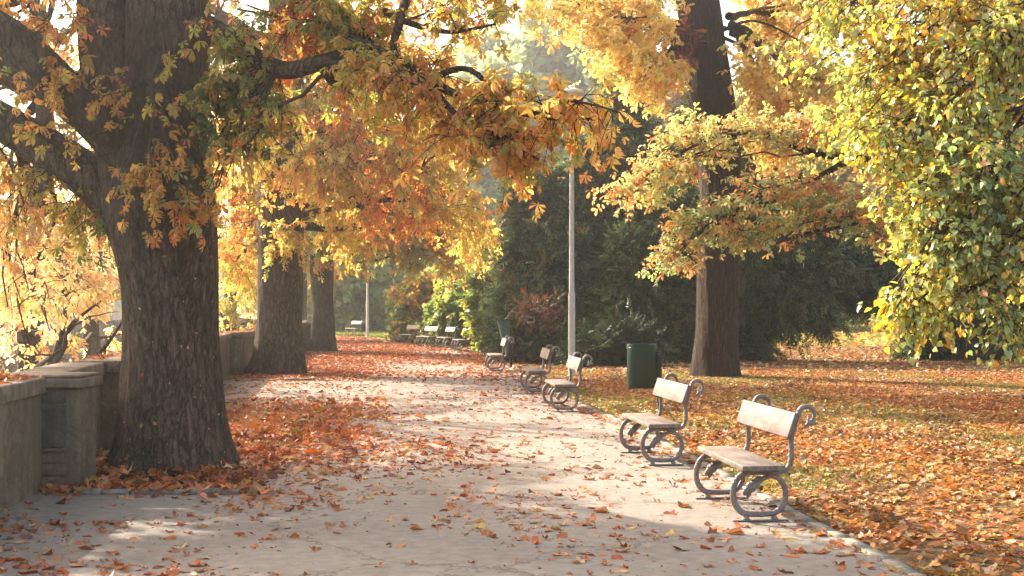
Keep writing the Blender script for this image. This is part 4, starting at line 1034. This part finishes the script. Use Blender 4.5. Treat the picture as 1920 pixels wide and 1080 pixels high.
# ------------------------------------------------------------------ benches
def make_bench():
    root = empty('park_bench', (0, 0, 0))
    Lb = 1.5
    a = Acc(); a.box(0, .345, 0, Lb, .407, .45)
    s = a.build('seat', M['seat_wood'], root, color=False)
    md = s.modifiers.new('bevel', 'BEVEL'); md.width = .006; md.segments = 2
    a = Acc()
    c0 = np.array([.386, 0, .655]); c1_ = np.array([.452, 0, .852]); d = (c1_ - c0) / np.linalg.norm(c1_ - c0); nr = np.array([-d[2], 0, d[0]]) * .036
    V = [c0, c1_, c1_ + nr, c0 + nr]
    V = [v_ - nr * 0.0 for v_ in V]
    a.faces([v_ for v_ in V] + [v_ + np.array([0, Lb, 0]) for v_ in V], [(0, 1, 2, 3)[::-1], (4, 5, 6, 7), (0, 1, 5, 4), (1, 2, 6, 5), (2, 3, 7, 6), (3, 0, 4, 7)])
    s = a.build('backrest', M['back_wood'], root, color=False)
    bm = bmesh.new(); bm.from_mesh(s.data); bmesh.ops.recalc_face_normals(bm, faces=bm.faces); bm.to_mesh(s.data); bm.free()
    md = s.modifiers.new('bevel', 'BEVEL'); md.width = .006; md.segments = 2
    prof = [(.10, .262), (.155, .30), (.21, .338), (.28, .352), (.345, .315), (.382, .225), (.36, .125), (.30, .068), (.22, .056), (.12, .056), (.035, .068), (-.02, .125), (-.042, .20), (-.035, .28), (0, .345), (.055, .378), (.13, .385), (.23, .384), (.32, .384), (.385, .405), (.42, .46), (.428, .55), (.425, .64), (.446, .73), (.478, .83), (.505, .885), (.545, .90), (.59, .885), (.615, .845), (.605, .80)]
    rad = [.020, .018, .018, .020, .022, .023, .024, .024, .024, .024, .025, .025, .025, .025, .025, .024, .022, .021, .021, .022, .023, .023, .022, .021, .021, .021, .020, .0185, .0165, .014]
    for y in (.13, Lb - .13):
        a = Acc()
        P_ = catmull([(u, y, z, r_) for (u, z), r_ in zip(prof, rad)], 5)
        a.tubes(P_[None, :, :3], P_[None, :, 3], 14, cap=True)
        fr = a.build('side_frame', M['cast_iron'], root, smooth=True, color=False)
        # dragon head: snout, lower jaw, brow, cheek
        a = Acc()
        def blob(pts, rr, sq=1.0):
            C = catmull([(p[0], y, p[1], r_) for p, r_ in zip(pts, rr)], 4)
            b0 = a.n
            a.tubes(C[None, :, :3], C[None, :, 3], 14, cap=True)
            V = a.v[-1]; V[:, 1] = y + (V[:, 1] - y) * sq
        blob([(.165, .305), (.13, .288), (.10, .268), (.075, .243), (.05, .222), (.038, .213)], [.022, .036, .046, .034, .024, .014], .85)
        blob([(.115, .262), (.09, .232), (.078, .198), (.07, .182)], [.026, .021, .015, .008], .8)
        blob([(.145, .325), (.112, .310), (.088, .286)], [.008, .017, .009], 1.7)
        blob([(.185, .345), (.16, .338), (.128, .318)], [.006, .016, .009], 1.9)
        blob([(.052, .237), (.044, .232), (.036, .222)], [.008, .012, .007], 1.2)
        a.build('dragon_head', M['cast_iron'], fr, smooth=True, color=False)
        # barbed tail tip
        a = Acc()
        out_ = [(.612, .815), (.625, .78), (.648, .765), (.600, .755), (.515, .725), (.553, .775), (.562, .835), (.578, .79), (.590, .80)]
        n_ = len(out_)
        V = [(u, y - .013, z) for u, z in out_] + [(u, y + .013, z) for u, z in out_]
        a.faces(V, [tuple(range(n_)), tuple(range(2 * n_ - 1, n_ - 1, -1))] + [(i, i + n_, (i + 1) % n_ + n_, (i + 1) % n_) for i in range(n_)])
        tb = a.build('tail_barb', M['cast_iron'], fr, color=False)
        md = tb.modifiers.new('bevel', 'BEVEL'); md.width = .004; md.segments = 2; md.limit_method = 'ANGLE'
        a = Acc(); a.box(-.05, .40, y - .028, y + .028, .002, .014)
        for u in (.06, .29):
            C = np.array([[(u, y, .02), (u, y, .03), (u, y, .045), (u, y, .06)]], float)
            a.tubes(C, np.array([[.032, .026, .014, .018]]), 12)
        ft = a.build('base_plate', M['iron_plate'], fr, color=False)
        md = ft.modifiers.new('bevel', 'BEVEL'); md.width = .004; md.segments = 2; md.limit_method = 'ANGLE'
    return root
def kids(o): return [c for c in bpy.data.objects if c.parent == o]
def copy_tree(o, parent=None):
    c = o.copy(); COL.objects.link(c)
    if parent is not None: c.parent = parent
    for ch in kids(o): copy_tree(ch, c)
    return c
bench0 = make_bench()
# near seat corner (x, y), turn in degrees, label
BEN = [(1.797, 10.38, 5.6, 'nearest dragon bench at the right front edge of the path, white smudges on its backrest'),
       (1.447, 14.08, 6.0, 'second dragon bench from the front, just behind the nearest one'),
       (.683, 21.3, 4.6, 'third dragon bench from the front, its backrest crossing the near lamp post foot'),
       (.32, 25.8, 4.2, 'fourth dragon bench from the front, greyer seat, left of the near lamp post'),
       (-.56, 34.2, 4.2, 'fifth dragon bench from the front, alone before the tapered litter bin'),
       (-2.0, 49.9, 11.5, 'closest of the four grouped benches by the shrubs, rightmost of them'),
       (-2.68, 53.6, 17, 'grouped bench half hidden behind the rightmost one of the four'),
       (-3.45, 55.4, 25, 'grouped bench second from the left, in front of the yellow shrub'),
       (-4.5, 59.6, 26, 'leftmost of the four grouped benches, nearest the far lawn'),
       (-9.0, 76.6, 30, 'lone far bench standing at the foot of the far lamp post')]
for i, (x, y, an, lab) in enumerate(BEN):
    b = bench0 if i == 0 else copy_tree(bench0)
    b.location = (x, y, .008); b.rotation_euler = (0, 0, math.radians(an))
    tag(b, lab, 'bench', 'dragon benches along the path')

# ------------------------------------------------------------------ litter bins
def lathe(acc, prof, sides=40, c=(0, 0)):
    P_ = np.array([[(c[0], c[1], z) for r_, z in prof]], float) + np.linspace(0, 1e-6, len(prof))[None, :, None] * [[[0, 0, 1]]]
    an = np.arange(sides) / sides * 2 * PI
    V = np.array([[(c[0] + r_ * math.cos(t_), c[1] + r_ * math.sin(t_), z) for t_ in an] for r_, z in prof])
    m_ = len(prof); idx = np.arange(m_ * sides).reshape(m_, sides)
    a_ = idx[:-1]; b_ = np.roll(a_, -1, 1); c_ = idx[1:]; d_ = np.roll(c_, -1, 1)
    acc.add(V.reshape(-1, 3), np.stack([a_, b_, d_, c_], -1).reshape(-1), np.full((m_ - 1) * sides, 4))
bx, by = (1203 - CX) / F * 21.9, 21.9
z1 = CAMH + (HY - 645) / F * by; z0 = CAMH + (HY - 727) / F * by
rb = .238
t = empty('litter_bin', (bx, by, 0), label='dark green cylindrical litter bin hung on a post behind the second bench', cat='litter bin')
a = Acc(); lathe(a, c=(bx, by), prof=[(0.001, z0 + .012), (rb - .02, z0 + .01), (rb - .006, z0), (rb, z0 + .01), (rb, z1 - .07), (rb - .015, z1 - .065), (rb - .015, z1 - .10), (rb - .03, z0 + .05), (0.001, z0 + .05)])
a.build('bin_body', M['bin_green'], t, (bx, by, 0), smooth=True, color=False).modifiers.new('es', 'EDGE_SPLIT').split_angle = math.radians(35)
a = Acc(); lathe(a, c=(bx, by), prof=[(rb + .001, z1 - .075), (rb + .014, z1 - .07), (rb + .014, z1 - .055), (rb + .004, z1 - .05), (rb + .004, z1 - .012), (rb + .012, z1 - .008), (rb + .010, z1), (rb - .012, z1 - .002), (rb - .014, z1 - .07)])
a.build('rim', M['bin_green'], t, (bx, by, 0), smooth=True, color=False).modifiers.new('es', 'EDGE_SPLIT').split_angle = math.radians(35)
a = Acc(); a.box(bx + rb + .006, bx + rb + .09, by - .05, by + .05, z0 - .02, z1 - .12)
finish(a, 'bracket', M['bin_dark'], t, (bx, by, 0), .01)
a = Acc(); a.box(bx + rb + .02, bx + rb + .075, by - .028, by + .028, -.1, z0 - .022)
finish(a, 'post', M['rust_post'], t, (bx, by, 0), .005)
# tapered bin, hung on its post behind the fifth bench
bx2, by2 = (944 - CX) / F * 37.5, 37.5
t = empty('litter_bin', (bx2, by2, 0), label='bluish green tapered litter bin open at the top behind the fifth bench', cat='litter bin')
a = Acc(); lathe(a, [(.001, .44), (.085, .44), (.17, 1.27), (.18, 1.275), (.18, 1.29), (.16, 1.29), (.08, .48), (.001, .48)], 28)
V = a.v[-1]; V[:, 0] = V[:, 0] + bx2 - (V[:, 2] - 1.24) * .12; V[:, 1] += by2
a.build('bin_body', M['bin_blue'], t, (bx2, by2, 0), smooth=True, color=False).modifiers.new('es', 'EDGE_SPLIT').split_angle = math.radians(35)
a = Acc(); a.box(bx2 + .18, bx2 + .24, by2 + .05, by2 + .11, -.1, 1.15)
finish(a, 'post', M['bin_dark'], t, (bx2, by2, 0), .005)

# ------------------------------------------------------------------ lamp posts
def lamp(px, Y, h, hr, label, side=0):
    X = (px - CX) / F * Y
    t = empty('street_lamp', (X, Y, 0), label=label, cat='street lamp', group='grey park lamps')
    a = Acc(); lathe(a, [(.13, -.05), (.13, .03), (.085, .05), (.082, 2.0), (.066, 2.06), (.058, 3.5), (.046, h - .45), (.046, h - .40), (.06, h - .38), (.06, h - .26), (.045, h - .24)], 24, (X, Y))
    a.build('pole', M['lamp_grey'], t, (X, Y, 0), smooth=True, color=False).modifiers.new('es', 'EDGE_SPLIT').split_angle = math.radians(35)
    a = Acc(); lathe(a, [(.05, h - .26), (.10, h - .22), (hr * .88, h - .085), (hr * .93, h - .05)], 32, (X, Y))
    hd = a.build('lamp_bowl', M['lamp_glass'], t, (X, Y, 0), smooth=True, color=False)
    a = Acc(); lathe(a, [(hr * .9, h - .055), (hr, h - .05), (hr, h - .02), (hr * .85, h + .03), (hr * .5, h + .075), (.09, h + .095), (.07, h + .14), (.03, h + .16), (.001, h + .162)], 32, (X, Y))
    a.build('lamp_cap', M['lamp_cap'], t, (X, Y, 0), smooth=True, color=False)
lamp(1072, 32.3, CAMH + (HY - 172) / F * 32.3, .30, 'tall grey lamp post with a flat saucer head at the centre, by the third bench')
lamp(689, 74.5, CAMH + (HY - 452) / F * 74.5, .34, 'far grey lamp post beside the lone far bench')
a = Acc(); px_ = (741 - CX) / F * 92
lathe(a, [(.25, 0), (.25, .12), (.21, .16), (.205, 2.0), (.22, 2.1), (.15, 2.25), (.001, 2.3)], 16, (px_, 92))
o = a.build('stone_post', M['white_stone'], None, smooth=True, color=False); tag(o, 'small white stone post on the far lawn left of the yellow shrub', 'post')
o.modifiers.new('es', 'EDGE_SPLIT').split_angle = math.radians(35)

# ------------------------------------------------------------------ building across the river
def building(x0, x1, y0, y1, h, zb, label, nx, nz):
    t = empty('riverside_building', ((x0 + x1) / 2, y0, zb), label=label, cat='building', group='pale buildings across the river')
    org = ((x0 + x1) / 2, y0, zb)
    a = Acc(); a.box(x0, x1, y0, y1, zb, zb + h); a.box(x0 - .3, x1 + .3, y0 - .3, y1 + .3, zb + h + .002, zb + h + .5); a.build('wall', M['far_wall'], t, org, color=False)
    a = Acc(); ym = (y0 + y1) / 2
    a.faces([(x0 - .4, y0 - .4, zb + h + .52), (x1 + .4, y0 - .4, zb + h + .52), (x1 + .4, y1 + .4, zb + h + .52), (x0 - .4, y1 + .4, zb + h + .52), (x0 + 3, ym, zb + h + 4.5), (x1 - 3, ym, zb + h + 4.5)], [(0, 1, 5, 4), (1, 2, 5), (2, 3, 4, 5), (3, 0, 4), (3, 2, 1, 0)])
    a.build('roof', M['roof'], t, org, color=False)
    for i in range(nx):
        for j in range(nz):
            cx = x0 + (i + .5) * (x1 - x0) / nx; cz = zb + 1.8 + j * (h - 1.5) / nz
            a = Acc(); a.box(cx - .6, cx + .6, y0 - .05, y0 + .05, cz, cz + 1.9); a.build('window', M['glass'], t, org, color=False)
            if i == 0:
                pass
    return t
building(-62, -44, 150, 164, 11, -3, 'pale building with a clay roof across the river, farthest left in the haze', 6, 3)
building(-40, -29, 158, 170, 8, -3, 'smaller pale building beside the larger one across the river', 4, 2)
bk = sheet('far_bank', [(-300, 140), (-24, 140), (-24, 420), (-300, 420)], -2.9, M['ground'])
for i, (x, y, h) in enumerate(((-78, 146, 12), (-70, 180, 16), (-50, 190, 17), (-34, 185, 16), (-25, 150, 12), (-95, 160, 15))):
    far_tree(CX + x / y * F, y, h, 6, 'far_gold' if i % 2 else 'far_green', ['first', 'second', 'third', 'fourth', 'fifth', 'sixth'][i] + ' hazy tree on the far bank, counted from the foremost left', size=1.0, dens=.6, zb=-3, group='trees on the far bank')

# ------------------------------------------------------------------ fallen leaves and grass
def litter_tmpl(rs, kind=0):
    r = np.random.default_rng(rs)
    if kind == 0:                # curled single leaflet, two rows folded on the midrib
        xs = np.linspace(0, 1, 5); wd = np.array([.02, .15, .26, .27, .02]) * r.uniform(.8, 1.3)
        cx, cy = r.uniform(.05, .7), r.uniform(.3, 2.2); tw = r.uniform(-.5, .5)
        V, Fc, E = [], [], []
        for x, w_ in zip(xs, wd):
            for s_ in (-1, 0, 1):
                z = cx * (x - .5) ** 2 * .9 + cy * (s_ * w_) ** 2 + tw * (x - .5) * s_ * w_ + r.normal() * .02
                V.append((x - .5, s_ * w_, z)); E.append(abs(s_) * .8)
        for i_ in range(4):
            b_ = i_ * 3
            Fc += [(b_, b_ + 3, b_ + 4, b_ + 1), (b_ + 1, b_ + 4, b_ + 5, b_ + 2)]
        V = np.array(V); V[:, 2] -= V[:, 2].min()
        return V, Fc, np.array(E)
    if kind == 1:                # crumpled palmate leaf
        V, Fc, E = palmate(5, 120, -.1 + r.uniform(-.1, .1), True, rs)
        V = V * .62; V[:, 2] = np.abs(V[:, 2]) * 1.0 + .35 * (V[:, 0] ** 2 + V[:, 1] ** 2) * r.uniform(.2, 1.0) + r.normal(size=len(V)) * .02
        V[:, 2] -= V[:, 2].min()
        return V, Fc, E
    n_ = 11                      # lobed maple-like leaf, cupped
    an = np.linspace(0, 2 * PI, n_, endpoint=False)
    rr = np.where(np.arange(n_) % 2 == 0, .5, .27) * r.uniform(.8, 1.15, n_)
    V = [(0, 0, 0)] + [(math.cos(t_) * q, math.sin(t_) * q, q * q * r.uniform(.05, 1.0) + r.uniform(-.03, .04)) for t_, q in zip(an, rr)]
    V = np.array(V); V[:, 2] -= V[:, 2].min()
    return V, [(0, 1 + i_, 1 + (i_ + 1) % n_) for i_ in range(n_)], np.array([0] + [.7] * n_)
LIT = [litter_tmpl(i, 0) for i in range(5)] + [litter_tmpl(20 + i, 1) for i in range(3)] + [litter_tmpl(40 + i, 2) for i in range(4)]
LITS = [litter_tmpl(60 + i, 2) for i in range(4)] + [litter_tmpl(70 + i, 0) for i in range(4)]
kx = lambda y: np.interp(y, KW[:, 1], KW[:, 0])
wallx = np.array(WALL)
wx = lambda y: np.interp(y, wallx[:, 1], wallx[:, 0])

def litter(name, P, size, pal, tm, label, sizej=.3, f=.8, tilt=.35, fl=None):
    a = Acc(); n_ = len(P)
    an = rng.uniform(0, 6.28, n_)
    D = np.stack([np.cos(an), np.sin(an), rng.normal(0, tilt * .5, n_)], 1)
    N = np.stack([rng.normal(0, tilt, n_), rng.normal(0, tilt, n_), np.ones(n_)], 1)
    flip = rng.uniform(size=n_) < .25
    N[flip] *= -1
    P = P.copy(); sz = size * rng.lognormal(0, sizej, n_).clip(.4, 1.6)
    P[:, 2] += np.where(flip, sz * .14, .004)
    C0, C1 = colours(pal, P, .35, f, .2)
    w_ = rng.integers(0, len(tm), n_)
    for q in range(len(tm)):
        k = w_ == q
        a.inst(tm[q], P[k], D[k], N[k], sz[k], C0[k], C1[k])
    o = a.build(name, M['litter']); tag(o, label, 'fallen leaves', kind='stuff')
    return o

def sample(n, x0, x1, y0, y1, dens):
    x = rng.uniform(x0, x1, n); y = rng.uniform(y0, y1, n)
    d = dens(x, y)
    k = rng.uniform(size=n) < d
    return np.stack([x[k], y[k], np.zeros(k.sum())], 1)
vis = lambda x, y: (np.abs(x) < .384 * y + 1.6)
def clump(x, y, f, lo, hi):
    s = snoise(np.stack([x, y, x * 0], 1), f) * .5 + .5
    return np.clip((s - lo) / (hi - lo), 0, 1)
# on the path
def dpath(x, y):
    on = (x < kx(y) - .0) & (x > wx(y) + .02) & vis(x, y)
    base = .018 + .06 * clump(x, y, 1.1, .45, .9)
    edge = np.exp(-np.abs(x - kx(y)) / .35) * .55 * clump(x, y, 1.5, .1, .6)
    bedr = np.interp(y, [11.5, 12.6, 14, 24, 28], [-2.2, -1.6, -1.25, -1.9, -2.6])
    bed = 1 / (1 + np.exp((x - bedr + .5 * snoise(np.stack([x * .6, y, x * 0], 1), .9)) / .38)) * ((y > 11.9) * np.interp(y, [19, 25], [1, 0.1])) * (.2 + .8 * clump(x, y, 1.3, .1, .6)) * 1.0
    spread = 1 / (1 + np.exp((x - bedr - .7) / .4)) * ((y > 11.9) & (y < 27)) * .3 * clump(x, y, 1.2, .35, .75)
    wallc = np.exp(-np.abs(x - wx(y)) / .6) * (y < 12.4) * 1.1 * clump(x, y, 1.4, .1, .5)
    fore = (y < 12.2) * np.interp(x, [-2.5, -.5, 1.2], [.55, .35, 0]) * clump(x, y, 1.6, .4, .85)
    far = np.interp(y, [30, 38, 44, 62, 80], [0, .07, .15, .19, .12]) * (.12 + .88 * clump(x, y, .6, .2, .6))
    bed2 = np.interp(y, [29.8, 31.5], [0, 1]) / (1 + np.exp((x + 3.9 + .8 * snoise(np.stack([x, y * .5, x * 0], 1), 1.1)) / .4)) * .55
    far2 = np.interp(y, [20, 26, 38], [0, .10, .22]) * clump(x, y, .8, .3, .7)
    return on * np.clip(base + edge + bed + spread + wallc + fore + far + bed2 + far2, 0, 1)
Pn = sample(330000, -13, 4, 7, 82, lambda x, y: dpath(x, y) * np.interp(y, [7, 20, 45, 82], [.75, .75, 1, .8]))
nearm = Pn[:, 1] < 30
litter('fallen_leaves', Pn[nearm], .088, 'litter', LIT, 'orange brown chestnut leaves scattered over the asphalt and heaped by the nearest trunk')
litter('fallen_leaves', Pn[~nearm], .10, 'litter_red', LITS, 'red orange leaves covering the far end of the path', tilt=.5)
Pc = sample(60000, -5, 4, 7.5, 24, lambda x, y: .55 * np.clip(dpath(x, y) * 1.2 + .05, 0, 1))
litter('fallen_leaves', Pc, .03, 'litter', LITS, 'small crushed crumbs of dry leaf over the asphalt', sizej=.45)
# heap at the first trunk and the bed
Ph = sample(9000, -4.8, -1.9, 12.0, 24.5, lambda x, y: (np.clip(1.15 - .09 * (y - 12), 0, 1)) / (1 + np.exp((x + 2.4 + .35 * snoise(np.stack([x, y, x * 0], 1), 1.4)) / .15)) * (x > wx(y) + .03))
r0 = np.hypot(Ph[:, 0] + 3.46, Ph[:, 1] - 13.5); Ph[:, 2] = .02 + .10 * np.exp(-((r0 - .75) / .3) ** 2) * rng.uniform(0, 1, len(Ph)) + rng.uniform(0, .03, len(Ph))
Ph = Ph[r0 > .56]
litter('fallen_leaves', Ph, .115, 'litter', LIT, 'thick drift of crisp leaves round the foot of the nearest chestnut', tilt=.6)
# the lawn
def dlawn(x, y):
    s = (.58 + .42 * clump(x, y, .9, .2, .75)) * (.65 + .35 * clump(x, y, 3.0, .2, .7))
    return (x > kx(y) + .1) * vis(x, y) * s * np.interp(y, [7, 10, 45, 60], [.8, .9, 1, .7])
Pl = sample(240000, 0, 14, 7.5, 34, lambda x, y: dlawn(x, y) * np.interp(y, [7, 20, 34], [1, .9, .75]))
Pl[:, 2] = rng.uniform(0, .03, len(Pl))
litter('fallen_leaves', Pl, .067, 'litter_lawn', LITS + LIT[:4], 'dense carpet of orange leaves over the lawn right of the kerb', sizej=.36, tilt=.5)
Pl = sample(60000, -6, 30, 34, 56, lambda x, y: dlawn(x, y) * .75)
litter('fallen_leaves', Pl, .12, 'litter_lawn', LITS, 'leaf carpet under the dark evergreens and shrubs', sizej=.3, tilt=.5)
Pl = sample(30000, 5, 60, 56, 150, lambda x, y: .9 * vis(x, y) * (x > 4))
litter('fallen_leaves', Pl, .34, 'far_gold', LITS, 'pale golden leaves on the sunlit meadow beyond the yews', sizej=.3, tilt=.4)
# on the coping
y = rng.uniform(8, 60, 1500); P_ = np.stack([wx(y) - rng.uniform(-.02, .42, 1500), y, np.full(1500, 1.055)], 1)
P_ = P_[clump(P_[:, 0], P_[:, 1], 1.2, .3, .6) > rng.uniform(size=1500) * .8]
litter('fallen_leaves', P_, .11, 'litter', LIT, 'loose leaves lying on top of the parapet coping')
# seats: a few leaves stuck on the bark foot are part of the drift
# grass
def dgrass(x, y):
    return (x > kx(y) + .1) * vis(x, y) * clump(x, y, .75, .5, .8)
Pg = sample(260000, 0, 14, 7.5, 34, lambda x, y: dgrass(x, y))
a = Acc()
blade = (np.array([(0, -.06, 0), (0, .06, 0), (.62, .03, .12), (1, 0, .4)], float), [(0, 1, 2), (0, 2, 3)], np.array([0, 0, .6, 1.]))
nn = len(Pg); up = np.stack([rng.normal(0, .6, nn), rng.normal(0, .6, nn), np.ones(nn)], 1)
C0, C1 = colours('grass', Pg, .5, 1.5)
a.inst(blade, Pg, up, unit(nn), rng.uniform(.03, .075, nn), C0, C1)
o = a.build('grass', M['grass']); tag(o, 'short green grass showing between the fallen leaves', 'grass', kind='stuff')
Pg = sample(60000, -16, 1, 72, 96, lambda x, y: (x > -12 + 0 * y) * (y > np.interp(x, [-20, -9, -7, -4, 0], [82, 77.5, 72, 62, 60])) * 1.0)
a = Acc(); nn = len(Pg); up = np.stack([rng.normal(0, .5, nn), rng.normal(0, .5, nn), np.ones(nn)], 1)
C0, C1 = colours('grass', Pg, .5, .5)
a.inst(blade, Pg, up, unit(nn), rng.uniform(.12, .2, nn), C0, C1)
o = a.build('grass', M['grass']); tag(o, 'sunlit strip of green lawn beyond the far bench', 'grass', kind='stuff')

# ------------------------------------------------------------------ haze
m, n, out = newmat('autumn_haze')
pv = nd(n, 'ShaderNodeVolumePrincipled')
pv.inputs['Color'].default_value = (.97, .97, .95, 1)
pv.inputs['Density'].default_value = 0.0014
pv.inputs['Anisotropy'].default_value = 0.78
n.links.new(pv.outputs[0], out.inputs['Volume'])
a = Acc(); a.box(-240, 240, -12, 240, -5.4, 34)
h = a.build('haze', m, color=False); h['kind'] = 'stuff'; tag(h, 'thin warm autumn haze hanging over the whole park', 'haze')
